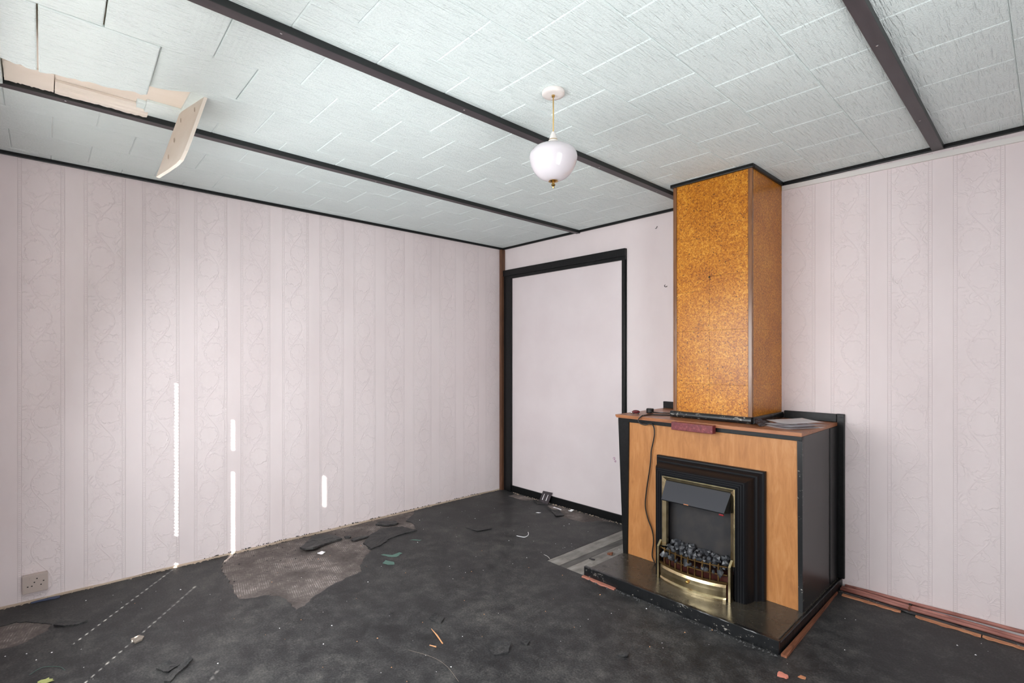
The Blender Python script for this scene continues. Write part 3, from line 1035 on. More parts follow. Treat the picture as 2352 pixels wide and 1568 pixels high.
# coals
def rock(c, r, seed, sq=(1, 1, 1)):
    rnd = random.Random(seed)
    bm = bmesh.new()
    bmesh.ops.create_icosphere(bm, subdivisions=1, radius=1.0)
    for v in bm.verts:
        k = r * rnd.uniform(0.55, 1.22)
        v.co = Vector((v.co.x * k * sq[0], v.co.y * k * sq[1], v.co.z * k * sq[2]))
    bmesh.ops.rotate(bm, verts=bm.verts, cent=(0, 0, 0), matrix=Matrix.Rotation(rnd.uniform(0, 6), 3, (rnd.random(), rnd.random(), rnd.random() + 0.01)))
    bmesh.ops.translate(bm, verts=bm.verts, vec=c)
    return bm
k = 0
for row, (yy, zz, cnt) in enumerate(((-0.778, 0.196, 12), (-0.757, 0.214, 13), (-0.732, 0.232, 13), (-0.706, 0.243, 12), (-0.684, 0.244, 11))):
    for i in range(cnt):
        xx = 2.240 + 0.342 * (i + 0.5 * (row % 2) + random.uniform(-0.2, 0.2)) / (cnt - 0.5)
        xx = min(max(xx, 2.246), 2.590)
        y2 = yy + random.uniform(-0.006, 0.006) - (0.030 * (1 - ((xx - 2.407) / 0.19) ** 2) if row == 0 else 0)
        lump = 0.010 * noise.noise(Vector((xx * 19, yy * 9, 3.3)))
        k += 1
        finish('coal', rock((xx, y2, zz + lump + random.uniform(-0.004, 0.006)), random.uniform(0.013, 0.025), 100 + k, (random.uniform(0.8, 1.35), random.uniform(0.8, 1.1), random.uniform(0.6, 0.95))), 'coal', fi)

# ---------------------------------------------------------------- things on the mantel
MZ = 0.9432
bx = finish('maroon_block', box(2.220, 2.470, -0.662, -0.6225, 0.892, 0.938, 0.003), 'maroon')
tag(bx, 'long worn maroon block stuck on the front edge of the mantel', 'block')
tr_ = thing('trinket', (1.868, -0.50, MZ), 'small shiny maroon and silver trinket at left end of mantel', 'trinket')
bm = bmesh.new()
bmesh.ops.create_uvsphere(bm, u_segments=20, v_segments=12, radius=1.0)
for v in bm.verts:
    a = v.co.copy()
    v.co = Vector((a.x * 0.026, a.y * 0.013, a.z * 0.011 * (1.0 if a.z < 0 else 1.15)))
bmesh.ops.rotate(bm, verts=bm.verts, cent=(0, 0, 0), matrix=Matrix.Rotation(0.75, 3, 'Z'))
bmesh.ops.translate(bm, verts=bm.verts, vec=(1.872, -0.498, MZ + 0.0125))
finish('body', bm, 'maroon_gloss', tr_, smooth=True)
bm = bmesh.new()
bmesh.ops.create_uvsphere(bm, u_segments=12, v_segments=8, radius=1.0)
for v in bm.verts:
    v.co = Vector((v.co.x * 0.010, v.co.y * 0.009, v.co.z * 0.007)) + Vector((1.852, -0.518, MZ + 0.0072))
finish('silver_tip', bm, 'chrome', tr_, smooth=True)
for dx, dy in ((0.012, 0.006), (-0.008, -0.014), (0.020, -0.002)):
    bm = tube([(1.872 + dx - 0.003, -0.498 + dy, MZ + 0.005), (1.872 + dx + 0.003, -0.498 + dy + 0.002, MZ + 0.005)], 0.005, 10)
    finish('foot', bm, 'rubber', tr_)

pl = thing('power_plug', (1.912, -0.392, MZ), 'black three pin power plug lying on the mantel', 'plug')
bm = lathe([(0.020, MZ + 0.0005), (0.024, MZ + 0.006), (0.025, MZ + 0.026), (0.022, MZ + 0.031), (0, MZ + 0.031)], (1.912, -0.392), 20)
finish('body', bm, 'rubber', pl)
for a in (-0.6, 0.4, 1.4):
    dx, dy = 0.024 * math.cos(a - 1.6), 0.024 * math.sin(a - 1.6)
    finish('pin', box(1.912 + dx - 0.002, 1.912 + dx + 0.002, -0.392 + dy - 0.008, -0.392 + dy, MZ + 0.004, MZ + 0.008), 'chrome', pl)
finish('flex', tube(catmull([(1.932, -0.385, MZ + 0.008), (1.965, -0.36, MZ + 0.004), (2.01, -0.345, MZ + 0.004), (2.06, -0.30, MZ + 0.004), (2.100, -0.22, MZ + 0.004)]), 0.0028, 8), 'rubber', pl, smooth=True)
pp = finish('paper_scrap', prism([(1.900, -0.335, MZ), (1.960, -0.275, MZ), (1.985, -0.300, MZ + 0.004), (1.930, -0.362, MZ + 0.003)], (0, 0, 0.0008)), 'paper')
tag(pp, 'small white paper scrap beside the plug on the mantel', 'paper')

cable = catmull([(2.110, -0.330, MZ + 0.004), (2.085, -0.43, MZ + 0.004), (2.03, -0.47, MZ + 0.004), (1.985, -0.50, MZ + 0.004), (1.975, -0.57, MZ + 0.004), (2.000, -0.625, MZ + 0.008), (1.985, -0.642, 0.930), (1.995, -0.645, 0.908),
                 (2.030, -0.640, 0.899), (2.062, -0.628, 0.909), (2.078, -0.620, 0.892), (2.083, -0.618, 0.850), (2.074, -0.617, 0.80), (2.060, -0.617, 0.74), (2.056, -0.617, 0.68), (2.047, -0.617, 0.615), (2.036, -0.617, 0.55),
                 (2.024, -0.617, 0.47), (2.018, -0.617, 0.39), (2.036, -0.617, 0.315), (2.064, -0.617, 0.255), (2.076, -0.617, 0.19), (2.066, -0.617, 0.10), (2.082, -0.620, 0.062), (2.100, -0.640, 0.056)])
cb = finish('power_cable', tube(cable, 0.0038, 8), 'rubber', smooth=True)
tag(cb, 'thin black cable looping off the mantel down to the fire', 'cable')

def sheet_mesh(c, w, d, rot, z, curl, seed, tilt=0.0):
    bm = bmesh.new()
    n = 10
    R = Matrix.Rotation(rot, 3, 'Z')
    top = []
    for i in range(n + 1):
        row = []
        for j in range(n + 1):
            u, v = i / n - 0.5, j / n - 0.5
            p = R @ Vector((u * w, v * d, 0))
            zz = z + curl * (max(0.0, abs(u) * 2 - 0.3) ** 2) * (1.0 if u > 0 else 0.35) + 0.001 * noise.noise(Vector((u * 3 + seed, v * 3, 0)))
            row.append(bm.verts.new((c[0] + p.x, c[1] + p.y, zz + tilt * (p.y + 0.17))))
        top.append(row)
    for i in range(n):
        for j in range(n):
            bm.faces.new((top[i][j], top[i + 1][j], top[i + 1][j + 1], top[i][j + 1]))
    bmesh.ops.solidify(bm, geom=bm.faces[:], thickness=0.0012)
    return bm
for i, (c, w, d, rot, zz, cu, mt, lab) in enumerate((
        ((2.800, -0.420), 0.19, 0.235, -0.50, MZ + 0.0022, 0.006, 'paper', 'white folded leaflet lying lowest on the right of the mantel'),
        ((2.802, -0.395), 0.18, 0.235, -0.40, MZ + 0.0100, 0.010, 'print', 'printed leaflet in the middle of the pile on the mantel'),
        ((2.797, -0.375), 0.17, 0.225, -0.58, MZ + 0.0215, 0.006, 'paper', 'white leaflet on top of the pile on the mantel'))):
    ob = finish('leaflet', sheet_mesh(c, w, d, rot, zz, cu, i * 5, (0.0, 0.01, 0.03)[i]), mt)
    tag(ob, lab, 'leaflet', 'leaflets on the mantel')
# crumpled film leaning on the chimney base
bm = bmesh.new()
n = 14
G2 = []
for i in range(n + 1):
    row = []
    for j in range(n + 1):
        u, v = i / n, j / n
        q = Vector((u * 2.2, v * 3.0, 0.4))
        px = 2.682 - 0.058 * u * (0.75 + 0.25 * math.sin(v * 5.0)) + 0.006 * noise.noise(q * 2.0)
        py = -0.545 + 0.190 * v + 0.020 * u
        pz = MZ + 0.001 + 0.034 * u ** 1.3 * (0.55 + 0.45 * math.sin(v * 4.2 + 0.4)) + 0.005 * abs(noise.noise(q * 3.0))
        row.append(bm.verts.new((px, py, max(pz, MZ + 0.0006))))
    G2.append(row)
for i in range(n):
    for j in range(n):
        bm.faces.new((G2[i][j], G2[i + 1][j], G2[i + 1][j + 1], G2[i][j + 1]))
bmesh.ops.solidify(bm, geom=bm.faces[:], thickness=-0.0006)
bag = finish('plastic_film', bm, 'bagfilm')
tag(bag, 'crumpled dark plastic film beside the chimney base', 'plastic film')

# ---------------------------------------------------------------- pendant lamp
LX, LY = 2.367, -1.848
la = thing('pendant_lamp', (LX, LY, 2.009), 'white opal glass pendant lamp with brass finial', 'lamp')
finish('ceiling_rose', lathe([(0.045, 2.4003), (0.046, 2.397), (0.046, 2.388), (0.044, 2.385), (0.030, 2.384), (0.0, 2.384)], (LX, LY), 40), 'white_plastic', la, smooth=True)
finish('cord_grip', lathe([(0.0, 2.386), (0.007, 2.384), (0.006, 2.377), (0.0, 2.376)], (LX, LY), 12), 'polbrass', la)
finish('cord', tube([(LX, LY, 2.380), (LX + 0.0006, LY, 2.30), (LX, LY, 2.232)], 0.0028, 8), 'cord', la, smooth=True)
finish('lamp_holder', lathe([(0.0, 2.236), (0.006, 2.235), (0.010, 2.226), (0.0145, 2.213), (0.017, 2.2035), (0.0, 2.2035)], (LX, LY), 24), 'white_plastic', la)
finish('holder_ring', lathe([(0.0, 2.2035), (0.0178, 2.2035), (0.0178, 2.2005), (0.0, 2.2005)], (LX, LY), 24), 'polbrass', la)
finish('holder_collar', lathe([(0.0, 2.2005), (0.019, 2.2005), (0.0205, 2.196), (0.0205, 2.176), (0.0, 2.176)], (LX, LY), 24), 'white_plastic', la)
pf = [(0.018, 2.181), (0.040, 2.179), (0.064, 2.173), (0.082, 2.163), (0.0925, 2.150), (0.0965, 2.138), (0.0965, 2.126), (0.0935, 2.110), (0.088, 2.094), (0.079, 2.077), (0.067, 2.062), (0.052, 2.050), (0.035, 2.042), (0.018, 2.038), (0.0, 2.037)]
cpf = [Vector((a, 0, b)) for a, b in pf]
finish('shade', lathe([(max(v.x, 0.0), v.z) for v in catmull(cpf, 4)], (LX, LY), 56), 'opal', la, smooth=True)
finish('finial', lathe([(0.0, 2.036), (0.019, 2.036), (0.020, 2.034), (0.017, 2.034), (0.006, 2.030), (0.005, 2.024), (0.0085, 2.021), (0.0085, 2.018), (0.004, 2.015), (0.004, 2.011), (0.002, 2.006), (0.0, 2.006)], (LX, LY), 20), 'polbrass', la, smooth=False)

# ---------------------------------------------------------------- wall socket
so = thing('wall_socket', (0.012, -3.398, 0.058), 'dirty beige double power socket low on the left wall', 'socket')
finish('back_box', box(0.0, 0.026, -3.447, -3.350, 0.060, 0.152, 0.002), 'socket', so)
pt = finish('face_plate', box(0.026, 0.034, -3.449, -3.348, 0.058, 0.154, 0.003), 'socket', so)
for yy, zz in ((-3.428, 0.094), (-3.402, 0.112), (-3.412, 0.094), (-3.392, 0.130), (-3.376, 0.094), (-3.366, 0.112)):
    finish('pin_hole', box(0.0335, 0.0350, yy - 0.003, yy + 0.003, zz - 0.002, zz + 0.003), 'dark', pt)
finish('rocker', box(0.034, 0.037, -3.422, -3.410, 0.128, 0.142, 0.001), 'socket', pt)

# ---------------------------------------------------------------- pipes and strips on the floor
def pipe(p0, p1, r, label):
    a, b = Vector(p0), Vector(p1)
    pts = [a.lerp(b, i / 10) + Vector((0, 0.0015 * math.sin(i * 1.7), 0.0012 * math.sin(i * 2.3))) for i in range(11)]
    ob = finish('heating_pipe', tube(pts, r, 12), 'pipe', smooth=True)
    return tag(ob, label, 'pipe', 'pipes along the right wall')
RXE = RX - 0.01
sl = (RXE - 2.92) / 0.74
pipe((2.942, -0.011, 0.0125), (RXE, -0.011, 0.013 + 0.021 * sl), 0.0092, 'pink brown pipe nearest the wall right of the fireplace, topmost of three')
pipe((2.932, -0.040, 0.0105), (RXE, -0.040, 0.0105 + 0.004 * sl), 0.0088, 'middle one of three pink brown pipes along the right wall')
pipe((2.932, -0.066, 0.0100), (RXE, -0.062, 0.0105), 0.0086, 'pink brown pipe farthest from the wall right of the fireplace')
cl = thing('pipe_clip', (3.243, -0.05, 0.0), 'small dark pipe clip holding the floor pipes right of the fireplace', 'clip')
finish('band', tube(catmull([(3.243, -0.082, 0.002), (3.243, -0.080, 0.018), (3.243, -0.062, 0.0235), (3.243, -0.040, 0.0245), (3.243, -0.024, 0.018)]), 0.0035, 8), 'rustwood', cl)
finish('screw', lathe([(0.0, 0.032), (0.006, 0.031), (0.006, 0.023), (0.0, 0.022)], (3.243, -0.053), 10), 'dark', cl)

def splintered(x0, x1, y0, y1, z1, seed, axis='x', gapf=0.0):
    """Split strip of wood with an irregular front edge."""
    rnd = random.Random(seed)
    L = (x1 - x0) if axis == 'x' else (y1 - y0)
    n = max(4, int(abs(L) / 0.02))
    bm = bmesh.new()
    R = []
    for i in range(n + 1):
        t = i / n
        j = rnd.uniform(-0.35, 0.3) * (y1 - y0 if axis == 'x' else x1 - x0) * (1 if rnd.random() < 0.5 else 0.3)
        if axis == 'x':
            xx = x0 + (x1 - x0) * t
            pr = [(xx, y0 - j, 0.0005), (xx, y1, 0.0005), (xx, y1, z1), (xx, y0 - j + 0.002, z1 * rnd.uniform(0.7, 1))]
        else:
            yy = y0 + (y1 - y0) * t
            pr = [(x0, yy, 0.0005), (x1 + j * 0.3, yy, 0.0005), (x1 + j * 0.3, yy, z1), (x0, yy, z1)]
        R.append([bm.verts.new(p) for p in pr])
    for a, b in zip(R, R[1:]):
        for k in range(4):
            bm.faces.new((a[k], a[(k + 1) % 4], b[(k + 1) % 4], b[k]))
    bm.faces.new(R[0])
    bm.faces.new(R[-1][::-1])
    return bm
for i, (a, b, lab) in enumerate(((2.955, 3.215, 'split pale wood strip on the floor between the hearth and pipe clip'), (3.275, 3.52, 'split pale wood strip on the floor right of the pipe clip'), (3.525, 4.30, 'long split pale wood strip on the floor at the far right'))):
    ob = finish('gripper_strip', splintered(a, b, -0.138, -0.116, 0.007, 30 + i), 'gripper')
    tag(ob, lab, 'wood strip', 'carpet gripper strips')
bm = prism([(2.934, -0.985, 0.0005), (2.958, -0.985, 0.0005), (2.934, -0.125, 0.0005), (2.912 + 0.016, -0.125, 0.0005)], (0, 0, 0.011))
ob = finish('gripper_strip', bm, 'rustwood')
tag(ob, 'rusty brown wood strip along the right side of the hearth', 'wood strip', 'carpet gripper strips')
ob = finish('gripper_strip', splintered(1.828, 2.060, -1.008, -0.9865, 0.009, 61), 'redwood')
tag(ob, 'short reddish wood strip along the left front of hearth kerb', 'wood strip', 'carpet gripper strips')
# black tar along the pipes
ob = finish('tar_bead', wobble_box(2.93, 4.30, -0.112, -0.086, 0.0, 0.007, 70, 'x', 0.006, 0.002), 'black_chipped')
tag(ob, 'lumpy black tar line between the pipes and the split wood strips', 'tar')

# ---------------------------------------------------------------- loose things on the floor
def flake(pts, th, mat, label, cat, lift=0.0, name='floor_flake', group=None, seed=1, curl_dir=(0, 0), step=0.018):
    lp = ragged(pts, step, 0.004, seed)
    bm = bmesh.new()
    cx = sum(p[0] for p in lp) / len(lp)
    cy = sum(p[1] for p in lp) / len(lp)
    rad = max(math.hypot(p[0] - cx, p[1] - cy) for p in lp)
    def zz(p):
        d = ((p[0] - cx) * curl_dir[0] + (p[1] - cy) * curl_dir[1]) / rad
        return 0.0006 + lift * max(0.0, d) ** 1.5
    rings = []
    for s in (1.0, 0.55):
        rings.append([(cx + (p[0] - cx) * s, cy + (p[1] - cy) * s) for p in lp])
    lo = [[bm.verts.new((p[0], p[1], zz(p))) for p in r] for r in rings]
    hi = [[bm.verts.new((p[0], p[1], zz(p) + th * (1 + 0.4 * noise.noise(Vector((p[0] * 30, p[1] * 30, 0)))))) for p in r] for r in rings]
    n = len(lp)
    cl_, ch_ = bm.verts.new((cx, cy, zz((cx, cy)))), bm.verts.new((cx, cy, zz((cx, cy)) + th * 1.2))
    for i in range(n):
        j = (i + 1) % n
        bm.faces.new((lo[0][i], lo[0][j], hi[0][j], hi[0][i]))
        bm.faces.new((hi[0][i], hi[0][j], hi[1][j], hi[1][i]))
        bm.faces.new((lo[0][i], lo[0][j], lo[1][j], lo[1][i]))
        bm.faces.new((hi[1][i], hi[1][j], ch_))
        bm.faces.new((lo[1][i], lo[1][j], cl_))
    ob = finish(name, bm, mat)
    return tag(ob, label, cat, group)
G = 'loose floor flakes'
flake([(0.244, -2.084), (0.161, -2.012), (0.069, -1.924), (0.096, -1.839), (0.156, -1.802), (0.259, -1.788), (0.268, -1.871), (0.30, -1.963), (0.348, -2.033), (0.314, -2.07)], 0.012, 'floor', 'large curled black flake on the bare patch by the left wall', 'floor flake', 0.022, group=G, seed=3, curl_dir=(0.9, -0.3))
flake([(0.308, -1.748), (0.35, -1.744), (0.345, -1.627), (0.314, -1.619), (0.294, -1.681)], 0.008, 'floor', 'narrow black flake with a dark front edge on bare patch', 'floor flake', 0.012, group=G, seed=4, curl_dir=(1, 0))
flake([(0.223, -1.758), (0.24, -1.713), (0.271, -1.734), (0.248, -1.759)], 0.009, 'floor', 'tiny black flake beside the large curled flake', 'floor flake', 0, group=G, seed=5)
flake([(0.139, -1.463), (0.091, -1.385), (0.177, -1.31), (0.231, -1.317), (0.24, -1.403)], 0.010, 'floor', 'black flake lying close to the left wall', 'floor flake', 0.012, group=G, seed=6, curl_dir=(0.8, -0.5))
flake([(0.506, -1.716), (0.436, -1.716), (0.314, -1.604), (0.248, -1.47), (0.317, -1.334), (0.467, -1.295), (0.457, -1.394), (0.472, -1.518), (0.552, -1.642), (0.57, -1.722)], 0.006, 'floor', 'broad black flake at the far edge of the bare patch', 'floor flake', 0.004, group=G, seed=7, curl_dir=(-0.5, 0.8), step=0.03)
flake([(0.421, -3.331), (0.352, -3.303), (0.388, -3.254), (0.471, -3.206), (0.482, -3.246), (0.46, -3.289)], 0.006, 'floor', 'long dark flake in the foreground below the wall socket', 'floor flake', 0.01, group=G, seed=8, curl_dir=(-0.6, -0.8))
flake([(0.822, -3.07), (0.812, -3.036), (0.844, -3.02), (0.867, -3.031), (0.874, -3.059)], 0.006, 'taupe', 'grey brown chip beside the dotted sun line', 'floor flake', 0.006, group=G, seed=9, curl_dir=(0, 1))
flake([(2.44, -1.51), (2.43, -1.475), (2.47, -1.465), (2.485, -1.50)], 0.005, 'floor', 'square dark chip on the floor in front of hearth', 'floor flake', 0.014, group=G, seed=10, curl_dir=(1, 0))
flake([(1.62, -1.95), (1.60, -1.90), (1.66, -1.885), (1.69, -1.93)], 0.006, 'floor', 'dark chip next to the orange splinter', 'floor flake', 0.01, group=G, seed=11, curl_dir=(-1, 0))
flake([(2.02, -1.90), (2.00, -1.84), (2.06, -1.80), (2.10, -1.85), (2.07, -1.91)], 0.006, 'floor', 'broken dark chip at the bottom centre of the photo', 'floor flake', 0.014, group=G, seed=12, curl_dir=(0, 1))
flake([(2.08, -1.755), (2.075, -1.73), (2.105, -1.722), (2.115, -1.748)], 0.006, 'floor', 'small dark chip in front of the hearth left part', 'floor flake', 0.006, group=G, seed=13, curl_dir=(0, 1))
flake([(1.30, -3.01), (1.24, -2.975), (1.205, -2.90), (1.225, -2.895), (1.27, -2.955), (1.315, -2.99)], 0.007, 'floor', 'long curled black sliver in the left foreground', 'floor flake', 0.016, group=G, seed=14, curl_dir=(-0.7, 0.7))
flake([(1.18, -3.02), (1.16, -2.97), (1.21, -2.94), (1.235, -2.985)], 0.006, 'floor', 'broken black flake beside the curled sliver', 'floor flake', 0.012, group=G, seed=15, curl_dir=(-1, 0))
flake([(0.49, -0.06), (0.62, -0.14), (0.66, -0.09), (0.55, -0.035)], 0.004, 'floor', 'flat dark flake in front of the leaning card', 'floor flake', 0.008, group=G, seed=16, curl_dir=(0, -1))
flake([(0.79, -0.17), (0.96, -0.27), (0.985, -0.20), (0.86, -0.12)], 0.004, 'floor', 'flat dark flake on the bare strip by the baseboard', 'floor flake', 0.006, group=G, seed=17, curl_dir=(0.3, -1))
flake([(0.66, -0.98), (0.72, -0.84), (0.82, -0.85), (0.79, -0.97)], 0.003, 'floor', 'flat dark flake in the middle of the floor near corner', 'floor flake', 0.006, group=G, seed=18, curl_dir=(1, -0.5))
flake([(0.768, -0.315), (0.775, -0.295), (0.806, -0.292), (0.80, -0.308)], 0.002, 'paper', 'white paper scrap on the floor in front of doorway', 'paper', 0.004, 'paper_scrap', 'paper scraps', 19, (1, 0), 0.01)
flake([(0.920, -0.075), (0.955, -0.080), (0.958, -0.045), (0.93, -0.048)], 0.003, 'paper', 'bright white scrap beside the black baseboard', 'paper', 0.014, 'paper_scrap', 'paper scraps', 20, (0, 1), 0.01)
flake([(0.385, -2.02), (0.375, -1.985), (0.41, -1.975), (0.425, -2.005)], 0.003, 'paper', 'white scrap on the bare patch below the large flake', 'paper', 0.004, 'paper_scrap', 'paper scraps', 21, (0, 1), 0.01)
flake([(0.944, -3.385), (0.938, -3.35), (0.985, -3.335), (0.99, -3.365)], 0.002, 'yellowleaf', 'yellow green scrap at the bottom left edge', 'paper', 0.008, 'paper_scrap', 'paper scraps', 22, (1, 0), 0.01)
flake([(0.012, -3.415), (0.030, -3.415), (0.040, -3.30), (0.014, -3.30)], 0.004, 'bluepaper', 'blue grey strip tucked against the wall under the socket', 'paper', 0.0, 'paper_scrap', 'paper scraps', 23, (1, 0), 0.02)
flake([(2.975, -1.145), (2.972, -1.118), (3.005, -1.115), (3.008, -1.138)], 0.007, 'brick', 'pinkish brick crumb at the bottom right of hearth', 'crumb', 0, 'brick_crumb', 'brick crumbs', 24, (1, 0), 0.01)
flake([(3.035, -1.09), (3.04, -1.07), (3.06, -1.07), (3.062, -1.085)], 0.003, 'gripper', 'tiny brown wood chip at the bottom right', 'crumb', 0, 'wood_chip', None, 25, (1, 0), 0.01)
flake([(1.722, -0.61), (1.725, -0.588), (1.752, -0.586), (1.755, -0.606)], 0.011, 'rustwood', 'curled brown leaf fragment on the grey floor boards', 'leaf', 0.01, 'dry_leaf', None, 26, (0.6, 0.8), 0.008)
flake([(1.686, -0.757), (1.69, -0.744), (1.722, -0.742), (1.722, -0.753)], 0.004, 'rubber', 'small black bit on the grey floor boards', 'crumb', 0, 'rubber_bit', None, 27, (1, 0), 0.01)
flake([(0.765, -0.10), (0.77, -0.082), (0.86, -0.110), (0.865, -0.094), (0.80, -0.085)], 0.002, 'paper', 'pale torn strip on the bare floor by baseboard', 'paper', 0.006, 'paper_scrap', 'paper scraps', 28, (0, 1), 0.02)

# splinters, string, wire
ob = finish('wood_splinter', tube([(1.700, -1.991, 0.004), (1.77, -2.006, 0.006), (1.841, -2.024, 0.004)], [0.001, 0.0035, 0.003], 6), 'orangewood')
tag(ob, 'long orange wood splinter on the floor in the centre', 'splinter', 'wood splinters')
ob = finish('wood_splinter', tube([(1.812, -2.075, 0.004), (1.845, -2.062, 0.005)], [0.002, 0.003], 6), 'orangewood')
tag(ob, 'short orange wood splinter just below the long one', 'splinter', 'wood splinters')
ob = finish('white_string', tube(catmull([(1.059, -0.814, 0.0025), (1.092, -0.805, 0.0025), (1.119, -0.791, 0.0025), (1.114, -0.755, 0.003), (1.089, -0.721, 0.003), (1.061, -0.699, 0.0025)]), 0.0022, 6), 'paper', smooth=True)
tag(ob, 'curved white string on the black floor', 'string')
ob = finish('thin_wire', tube(catmull([(1.775, -2.164, 0.002), (1.899, -2.12, 0.006), (1.995, -2.11, 0.004), (2.108, -2.132, 0.002)]), 0.0007, 5), 'taupe', smooth=True)
tag(ob, 'thin pale wire curving across the floor at bottom centre', 'wire', 'thin wires on the floor')
ob = finish('thin_wire', tube(catmull([(1.436, -0.921, 0.0015), (1.48, -0.930, 0.003), (1.516, -0.948, 0.0015)]), 0.0011, 5), 'white_rail', smooth=True)
tag(ob, 'short pale wire beside the grey floor boards', 'wire', 'thin wires on the floor')
ob = finish('thin_wire', tube(catmull([(0.86, -3.41, 0.002), (0.83, -3.37, 0.003), (0.87, -3.32, 0.003), (0.92, -3.30, 0.002)]), 0.0009, 5), 'green', smooth=True)
tag(ob, 'fine greenish thread curving in the left foreground', 'wire', 'thin wires on the floor')
# green smears of old paint (thin dried film)
for i, (pts, lab) in enumerate((
        ([(0.70, -1.72), (0.76, -1.70), (0.80, -1.66), (0.775, -1.60), (0.745, -1.605), (0.765, -1.66), (0.735, -1.685), (0.70, -1.70)], 'curved green paint smear on the black floor'),
        ([(0.83, -1.78), (0.80, -1.74), (0.86, -1.715), (0.90, -1.735), (0.875, -1.765)], 'pale green paint smear below the curved one'),
        ([(0.595, -1.435), (0.60, -1.41), (0.65, -1.37), (0.655, -1.39)], 'small green paint smear nearer the wall'))):
    flake(pts, 0.0005, 'green', lab, 'paint smear', 0, 'paint_smear', 'green paint smears', 40 + i, (1, 0), 0.02)
# leaning card
cdx = thing('leaning_card', (0.62, -0.045, 0.0), 'dark square card with two white streaks leaning on the baseboard', 'card')
finish('card', prism([(0.558, -0.062, 0.001), (0.672, -0.062, 0.001), (0.686, -0.020, 0.098), (0.572, -0.020, 0.094)], (0, 0.003, 0)), 'beam', cdx)
for a in (0.30, 0.70):
    b0 = Vector((0.560 + 0.112 * a, -0.0632, 0.018))
    finish('white_streak', prism([b0 + Vector((0, 0.006, 0.008)), b0 + Vector((0.007, 0.006, 0.006)), b0 + Vector((0.014, 0.028, 0.058)), b0 + Vector((0.010, 0.028, 0.058))], (0, -0.0012, 0.0)), 'paper', cdx)

# crumbs nobody could count
def crumbs(name, spots, mat, label, cat):
    bm = bmesh.new()
    for i, (cx, cy, cz, r) in enumerate(spots):
        rnd = random.Random(i)
        vs = []
        for dx, dy, dz in ((1, 0, 0), (-0.6, 0.8, 0), (-0.5, -0.9, 0), (0.1, 0, 0.9)):
            vs.append(bm.verts.new((cx + dx * r * rnd.uniform(0.7, 1.3), cy + dy * r * rnd.uniform(0.7, 1.3), cz + dz * r)))
        for a, b, c in ((0, 1, 3), (1, 2, 3), (2, 0, 3), (0, 2, 1)):
            bm.faces.new((vs[a], vs[b], vs[c]))
    ob = finish(name, bm, mat)
    return tag(ob, label, cat, kind='stuff')
rnd = random.Random(5)
crumbs('white_crumbs', [(rnd.uniform(0.15, 3.6), rnd.uniform(-3.5, -0.2), 0.0005, rnd.choice((0.0014, 0.0018, 0.0022, 0.0026, 0.004))) for _ in range(190)
       if True], 'paper', 'tiny white crumbs scattered over the black floor', 'crumbs')
crumbs('wood_crumbs', [(rnd.uniform(0.4, 2.9), rnd.uniform(-3.3, -1.0), 0.0005, rnd.choice((0.002, 0.003, 0.004))) for _ in range(60)], 'orangewood', 'tiny orange wood crumbs scattered over the floor', 'crumbs')
crumbs('dark_crumbs', [(0.05 + abs(rnd.gauss(0, 0.4)), rnd.uniform(-2.55, -1.25), -0.0035, rnd.uniform(0.002, 0.007)) for _ in range(90)]
       + [(1.6 + rnd.gauss(0, 0.25), -2.05 + rnd.gauss(0, 0.14), 0.0005, rnd.uniform(0.0015, 0.005)) for _ in range(80)], 'floor', 'tiny black crumbs on the bare patch and floor', 'crumbs')
crumbs('plaster_crumbs', [(abs(rnd.gauss(0.006, 0.006)) + 0.002, rnd.uniform(FY, -0.06), 0.0005, rnd.choice((0.002, 0.003, 0.004, 0.006, 0.009))) for _ in range(460)]
       + [(rnd.uniform(0.16, 1.84), -0.018 - abs(rnd.gauss(0, 0.012)), 0.0005, rnd.uniform(0.003, 0.007)) for _ in range(150)], 'plasterwhite', 'pale plaster crumbs along the foot of the walls', 'crumbs')
crumbs('tar_crumbs', [(abs(rnd.gauss(0.002, 0.004)) + 0.001, rnd.uniform(-2.6, -0.3), 0.010 + rnd.uniform(0, 0.004), rnd.uniform(0.003, 0.008)) for _ in range(160)]
       + [(rnd.uniform(1.85, 2.92), -0.99 - abs(rnd.gauss(0, 0.012)), 0.0005, rnd.uniform(0.003, 0.008)) for _ in range(130)], 'rubber', 'black tar crumbs along wall foot and hearth kerb', 'crumbs')

# marks on the back wall
def wall_mark(pts, r, mat, label, cat, name):
    ob = finish(name, tube(catmull(pts, 4), r, 6), mat)
    return tag(ob, label, cat)
wall_mark([(1.715, -0.002, 2.282), (1.724, -0.004, 2.281), (1.730, -0.005, 2.288), (1.731, -0.004, 2.296)], 0.0022, 'dark', 'tiny dark hook in the back wall high up beside the chimney', 'hook', 'wall_hook')
wall_mark([(1.797, -0.003, 1.852), (1.793, -0.005, 1.842), (1.798, -0.006, 1.836), (1.808, -0.005, 1.836), (1.813, -0.003, 1.841)], 0.0022, 'dark', 'tiny bent dark wire in the back wall left of chimney', 'hook', 'wall_hook')
wall_mark([(1.335, -0.0075, 0.500), (1.345, -0.0075, 0.512), (1.356, -0.0075, 0.505), (1.344, -0.0075, 0.494), (1.358, -0.0075, 0.490), (1.366, -0.0075, 0.482), (1.350, -0.0075, 0.480), (1.364, -0.0075, 0.474)], 0.0014, 'purple', 'small purple scribble low on the papered doorway', 'scribble', 'crayon_scribble')

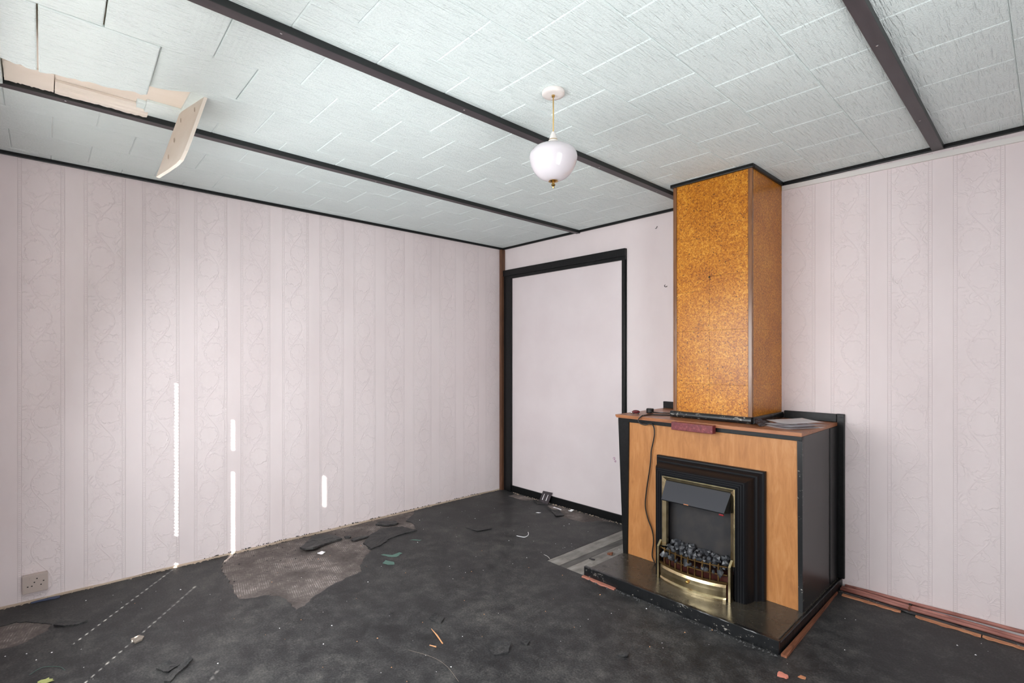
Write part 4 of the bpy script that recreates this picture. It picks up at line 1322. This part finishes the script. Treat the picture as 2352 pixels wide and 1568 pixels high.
# ---------------------------------------------------------------- window and venetian blind (behind the camera's left)
wi = thing('window_1', ((WX0 + WX1) / 2, FY - 0.17, WZ0), 'white framed window behind the blind', 'window', kind='structure')
def wbox(name, x0, x1, z0, z1, mat='framewhite', y0=FY - 0.20, y1=FY - 0.14):
    return finish(name, box(x0, x1, y0, y1, z0, z1), mat, wi)
wbox('frame_bar', WX0, WX0 + 0.05, WZ0, WZ1)
wbox('frame_bar', WX1 - 0.05, WX1, WZ0, WZ1)
wbox('frame_bar', WX0 + 0.05, WX1 - 0.05, WZ0, WZ0 + 0.05)
wbox('frame_bar', WX0 + 0.05, WX1 - 0.05, WZ1 - 0.03, WZ1)
wbox('frame_bar', WX0 + 0.05, WX1 - 0.05, 0.87, 0.99)
wbox('frame_bar', 1.70, WX1 - 0.05, 1.655, 1.745)
for x0, x1, z0, z1 in ((WX0 + 0.05, WX1 - 0.05, WZ0 + 0.05, 0.87), (WX0 + 0.05, WX1 - 0.05, 0.99, WZ1 - 0.03)):
    wbox('pane', x0, x1, z0, z1, 'glass', FY - 0.172, FY - 0.168)
finish('window_sill', box(WX0, WX1, FY - 0.14, FY + 0.02, WZ0 - 0.02, WZ0 + 0.004, 0.003), 'framewhite', wi)

vb = thing('venetian_blind', ((WX0 + WX1) / 2, FY - 0.03, 0.27), 'closed grey venetian blind hanging in the window', 'blind')
BY = FY - 0.03
finish('headrail', box(WX0 + 0.005, WX1 - 0.005, BY - 0.02, BY + 0.02, WZ1 - 0.035, WZ1 - 0.002), 'slat', vb)
finish('bottom_rail', box(WX0 + 0.008, WX1 - 0.008, BY - 0.013, BY + 0.013, WZ0 + 0.006, WZ0 + 0.030), 'slat', vb)
HOLES = (1.167, 1.595, 2.424)
def slat_mesh(cols):
    """Closed slat, outer edge down, with a cord hole cut at each column."""
    tilt = math.radians(70)
    hw, a, w = 0.0125, 0.0028, 0.0056
    xs = [WX0 + 0.008]
    for c in cols:
        xs += [c - w, c + w]
    xs.append(WX1 - 0.008)
    ss = [-hw, -a, a, hw]
    bm = bmesh.new()
    V = [[bm.verts.new((xx, BY + s * math.cos(tilt), s * math.sin(tilt))) for s in ss] for xx in xs]
    for i in range(len(xs) - 1):
        for j in range(3):
            if j == 1 and i % 2 == 1:
                continue
            bm.faces.new((V[i][j], V[i + 1][j], V[i + 1][j + 1], V[i][j + 1]))
    return bm
protos = {}
z = 0.292
while z < WZ1 - 0.04:
    cols = tuple(c for i, c in enumerate(HOLES) if not (i == 2 and 0.66 < z < 1.56))
    if z > 1.855:
        cols = cols[2:] if z < 1.92 else ()
    if cols not in protos:
        ob = finish('slat', slat_mesh(cols), 'slat', vb, base=(0, 0, 0))
        protos[cols] = ob.data
        ob.location.z += z
    else:
        ob = bpy.data.objects.new('slat', protos[cols])
        COL.objects.link(ob)
        ob.parent = vb
        ob.location = Vector((0, 0, z)) - WLOC[vb]
    z += 0.0205
